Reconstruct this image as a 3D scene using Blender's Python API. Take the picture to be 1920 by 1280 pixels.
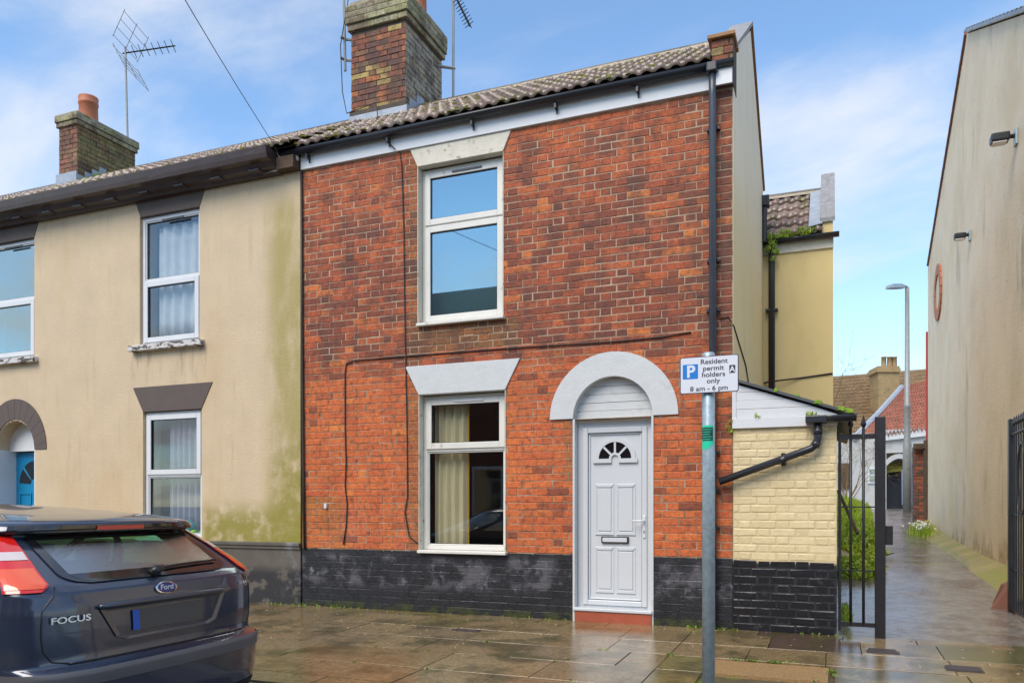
import bpy, math, random
from mathutils import Vector, Matrix, noise
R = math.radians
random.seed(7)
scn = bpy.context.scene
col = scn.collection
for o in list(bpy.data.objects): bpy.data.objects.remove(o)

# ------------------------------------------------------------------ camera, world, sun, exposure
FPX = 1474.0; PSI = math.atan(600 / 1474.0); CPS = math.cos(PSI); SPS = math.sin(PSI)
CAM = Vector((0.926, -8.158, 1.245)); HOR = 948.0
cd = bpy.data.cameras.new('camera'); cam = bpy.data.objects.new('camera', cd); col.objects.link(cam)
cam.location = CAM; cam.rotation_euler = (R(90), 0, PSI)
cd.sensor_fit = 'HORIZONTAL'; cd.sensor_width = 36; cd.lens = 36 * FPX / 1920
cd.shift_y = (HOR - 640) / 1920; cd.clip_start = 0.05; cd.clip_end = 2000
scn.camera = cam
scn.render.resolution_x = 1024; scn.render.resolution_y = 682

SUN_EL, SUN_AZ = 48, 196          # degrees; azimuth clockwise from +Y
w = bpy.data.worlds.new('World'); scn.world = w; w.use_nodes = True
nt = w.node_tree; N = nt.nodes; L = nt.links; N.clear()
def wn(t, **k):
    n = N.new(t)
    for a, b in k.items(): setattr(n, a, b)
    return n
sky = wn('ShaderNodeTexSky', sky_type='NISHITA', sun_disc=False)
sky.sun_elevation = R(SUN_EL); sky.sun_rotation = R(SUN_AZ); sky.air_density = 1.0; sky.dust_density = 0.0; sky.ozone_density = 2.5
tc = wn('ShaderNodeTexCoord'); sp = wn('ShaderNodeSeparateXYZ'); L.new(tc.outputs['Generated'], sp.inputs[0])
mz = wn('ShaderNodeMath', operation='MAXIMUM'); L.new(sp.outputs[2], mz.inputs[0]); mz.inputs[1].default_value = 0.0
az = wn('ShaderNodeMath', operation='ADD'); L.new(mz.outputs[0], az.inputs[0]); az.inputs[1].default_value = 0.22
dv = wn('ShaderNodeVectorMath', operation='DIVIDE'); cz = wn('ShaderNodeCombineXYZ')
for i in range(3): L.new(az.outputs[0], cz.inputs[i])
L.new(tc.outputs['Generated'], dv.inputs[0]); L.new(cz.outputs[0], dv.inputs[1])
mp = wn('ShaderNodeMapping'); mp.inputs['Location'].default_value = (9.3, 2.2, 0); mp.inputs['Rotation'].default_value = (0, 0, 0.5); mp.inputs['Scale'].default_value = (0.8, 1.35, 1.0)
L.new(dv.outputs[0], mp.inputs[0])
n1 = wn('ShaderNodeTexNoise'); n1.inputs['Scale'].default_value = 1.5; n1.inputs['Detail'].default_value = 9; n1.inputs['Roughness'].default_value = 0.55; n1.inputs['Distortion'].default_value = 0.35
L.new(mp.outputs[0], n1.inputs[0])
rp = wn('ShaderNodeValToRGB'); rp.color_ramp.elements[0].position = 0.41; rp.color_ramp.elements[1].position = 0.72
rp.color_ramp.interpolation = 'EASE'
rp.color_ramp.elements[0].color = (0.04, 0.04, 0.04, 1); rp.color_ramp.elements[1].color = (0.85, 0.85, 0.85, 1)
L.new(n1.outputs['Fac'], rp.inputs[0])
hz = wn('ShaderNodeMapRange'); hz.inputs[1].default_value = 0.0; hz.inputs[2].default_value = 0.42; hz.inputs[3].default_value = 0.35; hz.inputs[4].default_value = 0.0
L.new(sp.outputs[2], hz.inputs[0])
mxf = wn('ShaderNodeMath', operation='ADD', use_clamp=True); L.new(rp.outputs[0], mxf.inputs[0]); L.new(hz.outputs[0], mxf.inputs[1])
mix = wn('ShaderNodeMix', data_type='RGBA'); L.new(mxf.outputs[0], mix.inputs[0])
skt = wn('ShaderNodeMix', data_type='RGBA', blend_type='MULTIPLY'); skt.inputs[0].default_value = 1.0; skt.inputs[7].default_value = (0.84, 0.98, 1.02, 1); L.new(sky.outputs[0], skt.inputs[6]); L.new(skt.outputs[2], mix.inputs[6]); mix.inputs[7].default_value = (3.5, 3.62, 3.85, 1)
bg = wn('ShaderNodeBackground'); bg.inputs[1].default_value = 0.15; L.new(mix.outputs[2], bg.inputs[0])
wo = wn('ShaderNodeOutputWorld'); L.new(bg.outputs[0], wo.inputs[0])
sl = bpy.data.lights.new('sun', 'SUN'); sl.energy = 2.1; sl.angle = R(38); sl.color = (1, 0.90, 0.76)
so = bpy.data.objects.new('sun', sl); col.objects.link(so); so.location = (5, -30, 30)
az_ = R(SUN_AZ); el_ = R(SUN_EL)
so.rotation_euler = Vector((math.sin(az_) * math.cos(el_), math.cos(az_) * math.cos(el_), math.sin(el_))).to_track_quat('Z', 'Y').to_euler()
scn.view_settings.view_transform = 'Standard'; scn.view_settings.look = 'None'; scn.view_settings.gamma = 1
scn.view_settings.exposure = 0.80; scn.view_settings.use_curve_mapping = False
scn.render.engine = 'CYCLES'

# ------------------------------------------------------------------ pixel helpers (directions from the photo, depth from a known plane)
def _rq(x):
    a = (x - 960) / FPX; return a * CPS - SPS, a * SPS + CPS
def on_y(x, y, Y=0.0):
    r, q = _rq(x); k = (Y - CAM.y) / q; return Vector((CAM.x + r * k, Y, CAM.z + (HOR - y) / FPX * k))
def at_k(x, y, k):
    r, q = _rq(x); return Vector((CAM.x + r * k, CAM.y + q * k, CAM.z + (HOR - y) / FPX * k))
def camdist(p): return (Vector(p) - CAM).length

# ------------------------------------------------------------------ materials
MATS = {}
def mat(name, color=(0.5, 0.5, 0.5), rough=0.6, metal=0.0, var=0.0, vscale=6.0, bump=0.0, bscale=60.0, coat=0.0, src=None,
        stains=(), rvar=0.0, spec=0.5, mottle=None):
    """Principled material. src: None | 'obj' (object colour) | 'attr' (colour attribute Col).
    stains: list of dict(color, scale, lo, hi, axis ranges) mixed over the base with noise; all in world position."""
    if name in MATS: return MATS[name]
    m = bpy.data.materials.new(name); m.use_nodes = True; t = m.node_tree; n = t.nodes; l = t.links
    b = n['Principled BSDF']; b.inputs['Roughness'].default_value = rough; b.inputs['Metallic'].default_value = metal
    b.inputs['Specular IOR Level'].default_value = spec
    b.inputs['Coat Weight'].default_value = coat; b.inputs['Coat Roughness'].default_value = 0.06
    geo = n.new('ShaderNodeNewGeometry'); pos = geo.outputs['Position']
    if src == 'obj':
        oi = n.new('ShaderNodeObjectInfo'); cur = oi.outputs['Color']
    elif src == 'attr':
        at = n.new('ShaderNodeAttribute'); at.attribute_name = 'Col'; cur = at.outputs['Color']
    else:
        rg = n.new('ShaderNodeRGB'); rg.outputs[0].default_value = (*color, 1); cur = rg.outputs[0]
    def noise_(scale, detail=4, rgh=0.6, sc=None):
        x = n.new('ShaderNodeTexNoise'); x.inputs['Scale'].default_value = scale; x.inputs['Detail'].default_value = detail; x.inputs['Roughness'].default_value = rgh
        if sc:
            mm = n.new('ShaderNodeMapping'); mm.inputs['Scale'].default_value = sc; l.new(pos, mm.inputs[0]); l.new(mm.outputs[0], x.inputs[0])
        else: l.new(pos, x.inputs[0])
        return x.outputs['Fac']
    if var:
        f = noise_(vscale, 5)
        mr = n.new('ShaderNodeMapRange'); l.new(f, mr.inputs[0]); mr.inputs[1].default_value = 0.25; mr.inputs[2].default_value = 0.75
        mr.inputs[3].default_value = 1 - var; mr.inputs[4].default_value = 1 + var
        hs = n.new('ShaderNodeHueSaturation'); l.new(mr.outputs[0], hs.inputs['Value']); l.new(cur, hs.inputs['Color']); cur = hs.outputs[0]
    if mottle:
        f = noise_(mottle[1], 3)
        mr = n.new('ShaderNodeMapRange'); l.new(f, mr.inputs[0]); mr.inputs[1].default_value = 0.3; mr.inputs[2].default_value = 0.7
        mr.inputs[3].default_value = 1 - mottle[0]; mr.inputs[4].default_value = 1 + mottle[0]
        hs = n.new('ShaderNodeHueSaturation'); l.new(mr.outputs[0], hs.inputs['Value']); l.new(cur, hs.inputs['Color']); cur = hs.outputs[0]
    for s in stains:
        f = noise_(s.get('scale', 3), s.get('detail', 5), 0.62, s.get('stretch'))
        mr = n.new('ShaderNodeMapRange'); mr.interpolation_type = 'SMOOTHSTEP'
        l.new(f, mr.inputs[0]); mr.inputs[1].default_value = s.get('lo', 0.5); mr.inputs[2].default_value = s.get('hi', 0.7)
        fac = mr.outputs[0]
        if s.get('box'):
            sx = n.new('ShaderNodeSeparateXYZ'); l.new(pos, sx.inputs[0])
            for ax, a, bb in s['box']:
                q = n.new('ShaderNodeMapRange'); q.interpolation_type = 'SMOOTHSTEP'; l.new(sx.outputs[ax], q.inputs[0])
                q.inputs[1].default_value = a; q.inputs[2].default_value = bb; 
                mu = n.new('ShaderNodeMath'); mu.operation = 'MULTIPLY'; l.new(fac, mu.inputs[0]); l.new(q.outputs[0], mu.inputs[1]); fac = mu.outputs[0]
        am = n.new('ShaderNodeMath'); am.operation = 'MULTIPLY'; l.new(fac, am.inputs[0]); am.inputs[1].default_value = s.get('amt', 1.0)
        mx = n.new('ShaderNodeMix'); mx.data_type = 'RGBA'; l.new(am.outputs[0], mx.inputs[0]); l.new(cur, mx.inputs[6]); mx.inputs[7].default_value = (*s['color'], 1); cur = mx.outputs[2]
    l.new(cur, b.inputs['Base Color'])
    if rvar:
        f = noise_(2.3, 4)
        mr = n.new('ShaderNodeMapRange'); l.new(f, mr.inputs[0]); mr.inputs[1].default_value = 0.38; mr.inputs[2].default_value = 0.66
        mr.inputs[3].default_value = max(0.02, rough - rvar); mr.inputs[4].default_value = rough + rvar; l.new(mr.outputs[0], b.inputs['Roughness'])
    if bump:
        f = noise_(bscale, 4, 0.65)
        bp = n.new('ShaderNodeBump'); bp.inputs['Strength'].default_value = bump; bp.inputs['Distance'].default_value = 0.01; l.new(f, bp.inputs['Height']); l.new(bp.outputs[0], b.inputs['Normal'])
    MATS[name] = m; return m

def glass(name, tint=(0.75, 0.8, 0.8), base=0.16, gl=(1, 1, 1), rough=0.015, drops=0.0):
    if name in MATS: return MATS[name]
    m = bpy.data.materials.new(name); m.use_nodes = True; t = m.node_tree; n = t.nodes; l = t.links; n.clear()
    tr = n.new('ShaderNodeBsdfTransparent'); tr.inputs[0].default_value = (*tint, 1)
    gs = n.new('ShaderNodeBsdfGlossy'); gs.inputs[0].default_value = (*gl, 1); gs.inputs['Roughness'].default_value = rough
    lw0 = n.new('ShaderNodeLayerWeight'); lw0.inputs[0].default_value = 0.5
    lw = n.new('ShaderNodeMath'); lw.operation = 'POWER'; l.new(lw0.outputs['Facing'], lw.inputs[0]); lw.inputs[1].default_value = 4.0
    ad = n.new('ShaderNodeMath'); ad.operation = 'MULTIPLY_ADD'; ad.use_clamp = True; l.new(lw.outputs[0], ad.inputs[0]); ad.inputs[1].default_value = 0.8; ad.inputs[2].default_value = base
    mx = n.new('ShaderNodeMixShader'); l.new(ad.outputs[0], mx.inputs[0]); l.new(tr.outputs[0], mx.inputs[1]); l.new(gs.outputs[0], mx.inputs[2])
    if drops:
        tx = n.new('ShaderNodeTexNoise'); tx.inputs['Scale'].default_value = 90; tx.inputs['Detail'].default_value = 2
        bp = n.new('ShaderNodeBump'); bp.inputs['Strength'].default_value = drops; bp.inputs['Distance'].default_value = 0.004; l.new(tx.outputs[0], bp.inputs['Height']); l.new(bp.outputs[0], gs.inputs['Normal'])
    o = n.new('ShaderNodeOutputMaterial'); l.new(mx.outputs[0], o.inputs[0])
    MATS[name] = m; return m

BR = dict(rough=0.75, bump=0.9, bscale=48, mottle=(0.36, 34), var=0.18, vscale=1.6, stains=({'color': (0.060, 0.030, 0.022), 'scale': 17, 'lo': 0.50, 'hi': 0.70, 'amt': 0.8},
    {'color': (0.085, 0.040, 0.030), 'scale': 3.4, 'lo': 0.42, 'hi': 0.66, 'amt': 0.75, 'box': ((2, 2.5, 3.1),)}, {'color': (0.075, 0.05, 0.035), 'scale': 6, 'lo': 0.40, 'hi': 0.66, 'amt': 0.7, 'box': ((0, -0.75, -0.15), (2, 2.0, 2.8))},
    {'color': (0.46, 0.36, 0.26), 'scale': 30, 'lo': 0.68, 'hi': 0.78, 'amt': 0.5}))
mat('brick_o', src='obj', **BR); mat('brick_a', src='attr', **BR)
PLS = ({'color': (0.105, 0.100, 0.113), 'scale': 2.6, 'lo': 0.46, 'hi': 0.60, 'amt': 0.9, 'box': ((2, 0.22, 0.36), (2, 0.71, 0.60))},
    {'color': (0.20, 0.20, 0.22), 'scale': 8, 'lo': 0.53, 'hi': 0.68, 'amt': 0.8, 'box': ((2, 0.20, 0.38), (2, 0.68, 0.55))},
    {'color': (0.010, 0.010, 0.013), 'scale': 4, 'lo': 0.52, 'hi': 0.60, 'amt': 0.85}, {'color': (0.17, 0.075, 0.045), 'scale': 7, 'lo': 0.68, 'hi': 0.72, 'amt': 0.7},
    {'color': (0.05, 0.06, 0.012), 'scale': 6, 'lo': 0.40, 'hi': 0.6, 'amt': 0.8, 'box': ((2, 0.12, 0.03),)})
mat('plinth_paint', (0.018, 0.018, 0.022), 0.38, var=0.25, vscale=9, bump=0.7, bscale=45, stains=PLS)
mat('black_paint', (0.012, 0.012, 0.015), 0.30, var=0.25, vscale=9, bump=0.5, bscale=40, stains=({'color': (0.05, 0.05, 0.06), 'scale': 7, 'lo': 0.58, 'hi': 0.72, 'amt': 0.8}, {'color': (0.07, 0.07, 0.02), 'scale': 6, 'lo': 0.66, 'hi': 0.72, 'amt': 0.7}))
PT = dict(rough=0.42, bump=0.6, bscale=35, mottle=(0.08, 20))
mat('paint_brick', src='obj', stains=({'color': (0.42, 0.33, 0.17), 'scale': 5, 'lo': 0.5, 'hi': 0.8, 'amt': 0.35}, {'color': (0.05, 0.03, 0.02), 'scale': 45, 'lo': 0.70, 'hi': 0.74, 'amt': 0.9}), **PT)
mat('mortar', (0.43, 0.31, 0.21), 0.9, var=0.25, vscale=4, bump=0.5, stains=({'color': (0.12, 0.085, 0.06), 'scale': 1.6, 'lo': 0.50, 'hi': 0.70, 'amt': 0.6}, {'color': (0.15, 0.09, 0.05), 'scale': 3.5, 'lo': 0.36, 'hi': 0.60, 'amt': 0.8, 'box': ((2, 3.3, 2.6),)}, {'color': (0.035, 0.034, 0.040), 'scale': 3, 'lo': 0.0, 'hi': 0.05, 'box': ((2, 0.72, 0.68),)}, {'color': (0.012, 0.012, 0.015), 'scale': 3, 'lo': 0.0, 'hi': 0.05, 'box': ((2, 0.36, 0.28),)}))
mat('mortar_paint', (0.60, 0.48, 0.27), 0.6, var=0.1, stains=({'color': (0.014, 0.014, 0.018), 'scale': 3, 'lo': 0.0, 'hi': 0.05, 'box': ((2, 0.71, 0.66),)},))
mat('mortar_dark', (0.09, 0.07, 0.055), 0.9, var=0.3, vscale=5, bump=0.4)
mat('upvc', (0.66, 0.67, 0.68), 0.28, var=0.03)
mat('upvc_old', (0.70, 0.68, 0.62), 0.35, var=0.06, vscale=5, stains=({'color': (0.20, 0.16, 0.09), 'scale': 9, 'lo': 0.60, 'hi': 0.78, 'amt': 0.6},))
mat('door_white', (0.58, 0.60, 0.62), 0.30, var=0.02)
mat('paint_white', (0.57, 0.585, 0.585), 0.55, var=0.07, vscale=7, bump=0.35, bscale=40, stains=({'color': (0.36, 0.38, 0.38), 'scale': 7, 'lo': 0.55, 'hi': 0.78, 'amt': 0.6},))
mat('paint_white_dirty', (0.62, 0.58, 0.48), 0.6, var=0.10, vscale=6, bump=0.4, bscale=40, stains=({'color': (0.14, 0.10, 0.05), 'scale': 9, 'lo': 0.56, 'hi': 0.72, 'amt': 0.75},))
mat('sill_peel', (0.60, 0.58, 0.55), 0.6, bump=0.4, stains=({'color': (0.09, 0.065, 0.055), 'scale': 13, 'lo': 0.50, 'hi': 0.54, 'stretch': (0.6, 1, 1.6)},))
mat('taupe', (0.105, 0.078, 0.066), 0.65, var=0.08, bump=0.2, bscale=50)
mat('eave_brown', (0.055, 0.036, 0.034), 0.32, var=0.25, vscale=4, stains=({'color': (0.16, 0.12, 0.11), 'scale': 5, 'lo': 0.58, 'hi': 0.72, 'amt': 0.6, 'stretch': (0.3, 1, 4)},))
mat('black_plastic', (0.022, 0.024, 0.030), 0.30, var=0.15)
mat('blue_plastic', (0.055, 0.065, 0.085), 0.32, var=0.15)
mat('black_iron', (0.016, 0.015, 0.017), 0.38, var=0.3, vscale=8, bump=0.25, bscale=70)
mat('cable', (0.03, 0.02, 0.018), 0.6)
mat('wire', (0.10, 0.11, 0.13), 0.5)
ALG = (0.27, 0.235, 0.035)
mat('render_beige', (0.62, 0.485, 0.315), 0.62, var=0.07, vscale=2.5, bump=0.8, bscale=70, stains=(
    {'color': (0.54, 0.36, 0.18), 'scale': 1.1, 'lo': 0.48, 'hi': 0.75, 'amt': 0.5, 'stretch': (1, 1, 0.35)},
    {'color': (0.36, 0.28, 0.16), 'scale': 5, 'lo': 0.54, 'hi': 0.78, 'amt': 0.35, 'stretch': (1.6, 1, 0.16)},
    {'color': (0.36, 0.29, 0.085), 'scale': 2.0, 'lo': 0.28, 'hi': 0.58, 'amt': 0.85, 'box': ((0, -5.95, -5.55), (2, 5.35, 4.9)), 'stretch': (1, 1, 0.4)},
    {'color': ALG, 'scale': 4.5, 'lo': 0.28, 'hi': 0.56, 'amt': 0.95, 'box': ((0, -6.95, -6.75), (2, 1.42, 1.0))},
    {'color': (0.22, 0.165, 0.10), 'scale': 7, 'lo': 0.46, 'hi': 0.72, 'amt': 0.6, 'stretch': (1.5, 1, 0.2), 'box': ((0, -8.25, -8.1), (0, -6.7, -6.85), (2, 2.75, 3.38), (2, 3.42, 3.39))},
    {'color': (0.16, 0.12, 0.075), 'scale': 40, 'lo': 0.70, 'hi': 0.75, 'amt': 0.45},
    {'color': (0.28, 0.21, 0.13), 'scale': 6, 'lo': 0.5, 'hi': 0.75, 'amt': 0.35, 'stretch': (1.5, 1, 0.25), 'box': ((2, 5.05, 5.44),)},
    {'color': ALG, 'scale': 3.0, 'lo': 0.38, 'hi': 0.58, 'amt': 0.8, 'box': ((0, -5.85, -5.5), (2, 2.6, 1.6))}))
mat('plinth_grey', (0.105, 0.092, 0.075), 0.7, var=0.25, vscale=3, bump=0.5, stains=(
    {'color': (0.02, 0.02, 0.024), 'scale': 3.2, 'lo': 0.42, 'hi': 0.5, 'amt': 0.95, 'box': ((2, 0.52, 0.36),)},
    {'color': (0.24, 0.24, 0.27), 'scale': 4, 'lo': 0.5, 'hi': 0.7, 'amt': 0.7, 'box': ((0, -5.6, -5.4),)}))
mat('gable_render', (0.88, 0.78, 0.58), 0.6, var=0.05, vscale=1.5, bump=0.6, bscale=45, stains=(
    {'color': (0.80, 0.65, 0.34), 'scale': 1, 'lo': 0.1, 'hi': 0.35, 'amt': 0.9, 'box': ((2, 5.2, 3.6),)},
    {'color': (0.88, 0.82, 0.68), 'scale': 1.2, 'lo': 0.40, 'hi': 0.62, 'amt': 0.8, 'box': ((2, 4.2, 5.4),)},
    {'color': (0.30, 0.23, 0.11), 'scale': 3, 'lo': 0.58, 'hi': 0.78, 'amt': 0.4, 'stretch': (1, 1, 0.15)}))
mat('wing_yellow', (0.74, 0.57, 0.25), 0.6, var=0.05, vscale=1.5, bump=0.3, bscale=60, stains=({'color': (0.58, 0.42, 0.16), 'scale': 1.6, 'lo': 0.5, 'hi': 0.75, 'amt': 0.55, 'stretch': (1, 1, 0.3)},))
mat('right_render', (0.83, 0.67, 0.46), 0.6, var=0.07, vscale=1.6, bump=1.0, bscale=30, stains=(
    {'color': (0.70, 0.53, 0.30), 'scale': 0.7, 'lo': 0.45, 'hi': 0.7, 'amt': 0.65},
    {'color': (0.70, 0.60, 0.44), 'scale': 0.9, 'lo': 0.4, 'hi': 0.7, 'amt': 0.6, 'box': ((2, 3.0, 0.8),)},
    {'color': (0.24, 0.20, 0.13), 'scale': 1.3, 'lo': 0.56, 'hi': 0.74, 'amt': 0.7, 'stretch': (1, 1, 0.3)},
    {'color': (0.33, 0.20, 0.08), 'scale': 2.5, 'lo': 0.4, 'hi': 0.65, 'amt': 0.8, 'box': ((2, 1.0, 0.5),)},
    {'color': (0.40, 0.33, 0.22), 'scale': 9, 'lo': 0.62, 'hi': 0.72, 'amt': 0.5}, {'color': (0.80, 0.74, 0.62), 'scale': 2.2, 'lo': 0.60, 'hi': 0.72, 'amt': 0.5}))
TL = dict(rough=0.16, bump=0.4, bscale=40, mottle=(0.2, 30), stains=({'color': (0.075, 0.075, 0.012), 'scale': 9, 'lo': 0.55, 'hi': 0.66, 'amt': 0.8},))
mat('tile_o', src='obj', **TL)
mat('tile_far', (0.42, 0.17, 0.11), 0.5, var=0.4, vscale=3.5)
mat('tile_far_brown', (0.20, 0.125, 0.06), 0.7, var=0.35, vscale=5)
mat('moss', (0.14, 0.135, 0.014), 0.95, var=0.5, vscale=9, bump=0.8, bscale=120)
mat('moss_bright', (0.16, 0.26, 0.015), 0.9, var=0.4, vscale=14)
mat('leaf', (0.25, 0.36, 0.03), 0.6, var=0.5, vscale=8)
mat('weed', (0.13, 0.20, 0.02), 0.6, var=0.5, vscale=8)
mat('lead', (0.33, 0.37, 0.43), 0.42, var=0.2, vscale=7, bump=0.5, bscale=25)
mat('coping', (0.27, 0.27, 0.28), 0.7, var=0.35, vscale=14, bump=0.8, bscale=30)
mat('cement', (0.30, 0.27, 0.19), 0.85, var=0.3, vscale=8, bump=0.7, stains=({'color': (0.17, 0.16, 0.03), 'scale': 7, 'lo': 0.5, 'hi': 0.6, 'amt': 0.9},))
mat('terracotta', (0.44, 0.145, 0.065), 0.6, var=0.15, vscale=8, bump=0.2)
mat('terracotta_edge', (0.30, 0.15, 0.06), 0.7, var=0.2)
SLB = dict(bump=0.10, bscale=120, mottle=(0.28, 26), stains=(
    {'color': (0.055, 0.045, 0.014), 'scale': 1.6, 'lo': 0.46, 'hi': 0.66, 'amt': 0.8},
    {'color': (0.20, 0.135, 0.055), 'scale': 1.7, 'lo': 0.57, 'hi': 0.72, 'amt': 0.6},
    {'color': (0.055, 0.060, 0.008), 'scale': 3.4, 'lo': 0.53, 'hi': 0.66, 'amt': 0.6}))
mat('slab', src='obj', rough=0.075, rvar=0.055, spec=0.85, **SLB)
mat('joint', (0.085, 0.068, 0.034), 0.6, var=0.4, vscale=5, stains=({'color': (0.10, 0.13, 0.015), 'scale': 3, 'lo': 0.52, 'hi': 0.62},))
mat('aggregate', (0.33, 0.20, 0.08), 0.6, bump=1.0, bscale=150, mottle=(0.55, 110))
mat('asphalt_wet', (0.19, 0.165, 0.14), 0.17, rvar=0.15, var=0.4, vscale=8, bump=0.6, bscale=14, spec=0.6, stains=(
    {'color': (0.11, 0.07, 0.045), 'scale': 1.7, 'lo': 0.46, 'hi': 0.62, 'amt': 0.85}, {'color': (0.16, 0.15, 0.13), 'scale': 1.7, 'lo': 0.55, 'hi': 0.72, 'amt': 0.55}))
mat('road', (0.045, 0.045, 0.048), 0.3, rvar=0.15, var=0.25, vscale=3, bump=0.4, bscale=120)
mat('kerb', (0.20, 0.19, 0.17), 0.5, var=0.2, vscale=6, bump=0.3)
mat('mossy_skirt', (0.32, 0.25, 0.07), 0.5, var=0.35, vscale=4, bump=0.5, stains=({'color': (0.22, 0.21, 0.02), 'scale': 2, 'lo': 0.45, 'hi': 0.6, 'amt': 0.9},))
mat('step_red', (0.36, 0.085, 0.045), 0.45, var=0.15, vscale=10)
mat('galv', (0.34, 0.42, 0.46), 0.42, metal=0.35, var=0.25, vscale=28, bump=0.1, stains=({'color': (0.50, 0.56, 0.58), 'scale': 38, 'lo': 0.62, 'hi': 0.68, 'amt': 0.7},))
mat('lamp_grey', (0.28, 0.29, 0.28), 0.5, metal=0.2, var=0.15, vscale=10)
mat('sign_white', (0.72, 0.74, 0.80), 0.35); mat('sign_black', (0.035, 0.035, 0.06), 0.4); mat('sign_blue', (0.01, 0.20, 0.62), 0.35); mat('sign_rim', (0.05, 0.045, 0.08), 0.4)
mat('sticker_green', (0.02, 0.62, 0.36), 0.45); mat('sticker_dark', (0.01, 0.045, 0.035), 0.45)
mat('carpaint', (0.032, 0.045, 0.080), 0.25, metal=0.3, coat=1.0, var=0.05)
mat('carpaint_bumper', (0.030, 0.040, 0.068), 0.30, metal=0.3, coat=0.8)
mat('trim_grey', (0.10, 0.10, 0.11), 0.4, var=0.1); mat('trim_black', (0.012, 0.012, 0.014), 0.35); mat('gloss_black', (0.008, 0.008, 0.010), 0.08, coat=1.0)
mat('lens_red', (0.60, 0.012, 0.010), 0.12, coat=1.0); mat('lens_orange', (0.75, 0.10, 0.03), 0.12, coat=1.0); mat('lens_clear', (0.62, 0.55, 0.55), 0.1, coat=1.0)
mat('chrome', (0.75, 0.75, 0.78), 0.12, metal=1.0); mat('badge_blue', (0.02, 0.03, 0.20), 0.15, coat=1.0); mat('plate_blue', (0.01, 0.10, 0.50), 0.4); mat('plate', (0.085, 0.078, 0.075), 0.5)
mat('rubber', (0.015, 0.015, 0.015), 0.8); mat('alloy', (0.4, 0.4, 0.42), 0.35, metal=0.8); mat('seat_cloth', (0.07, 0.08, 0.08), 0.9); mat('reflection_pale', (0.62, 0.68, 0.70), 0.6)
mat('blue_door', (0.004, 0.215, 0.43), 0.35, var=0.04); mat('curtain_net', (0.52, 0.54, 0.56), 0.9, var=0.1); mat('curtain_cream', (0.60, 0.52, 0.33), 0.9, var=0.06); mat('curtain_edge', (0.40, 0.22, 0.03), 0.9); mat('curtain_grey', (0.30, 0.30, 0.37), 0.9, var=0.15)
mat('reflection_teal', (0.20, 0.36, 0.37), 0.8); mat('room', (0.10, 0.09, 0.08), 0.9); mat('toy_green', (0.16, 0.42, 0.03), 0.8); mat('toy_teal', (0.01, 0.30, 0.33), 0.8)
mat('bark', (0.115, 0.085, 0.050), 0.9, var=0.3, vscale=10); mat('twig', (0.20, 0.135, 0.065), 0.9, var=0.3); mat('timber', (0.09, 0.058, 0.035), 0.85, var=0.35, vscale=8, bump=0.6)
mat('far_white', (0.52, 0.52, 0.50), 0.7, var=0.1, vscale=1.5, stains=({'color': (0.30, 0.28, 0.22), 'scale': 1.5, 'lo': 0.5, 'hi': 0.7, 'amt': 0.6},))
mat('far_dark', (0.030, 0.034, 0.048), 0.5); mat('far_blue', (0.20, 0.28, 0.40), 0.5); mat('stone_buff', (0.36, 0.25, 0.12), 0.8, var=0.2, vscale=3); mat('red_paint', (0.35, 0.04, 0.03), 0.5)
mat('petal', (0.8, 0.8, 0.78), 0.6); mat('iron_cover', (0.05, 0.035, 0.035), 0.45, bump=0.8, bscale=90); mat('debris', (0.30, 0.25, 0.18), 0.7, var=0.4, vscale=30)
mat('opp_brick', (0.20, 0.085, 0.055), 0.8, var=0.2, vscale=5); mat('slate', (0.075, 0.080, 0.09), 0.45, var=0.2, vscale=4)
glass('pane', (0.94, 0.96, 0.96), 0.07); glass('pane_up', (0.70, 0.80, 0.80), 0.34, (0.80, 0.93, 0.93)); glass('car_glass', (0.60, 0.97, 0.72), 0.40, drops=0.25); glass('pane_dark', (0.25, 0.27, 0.27), 0.25)

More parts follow.
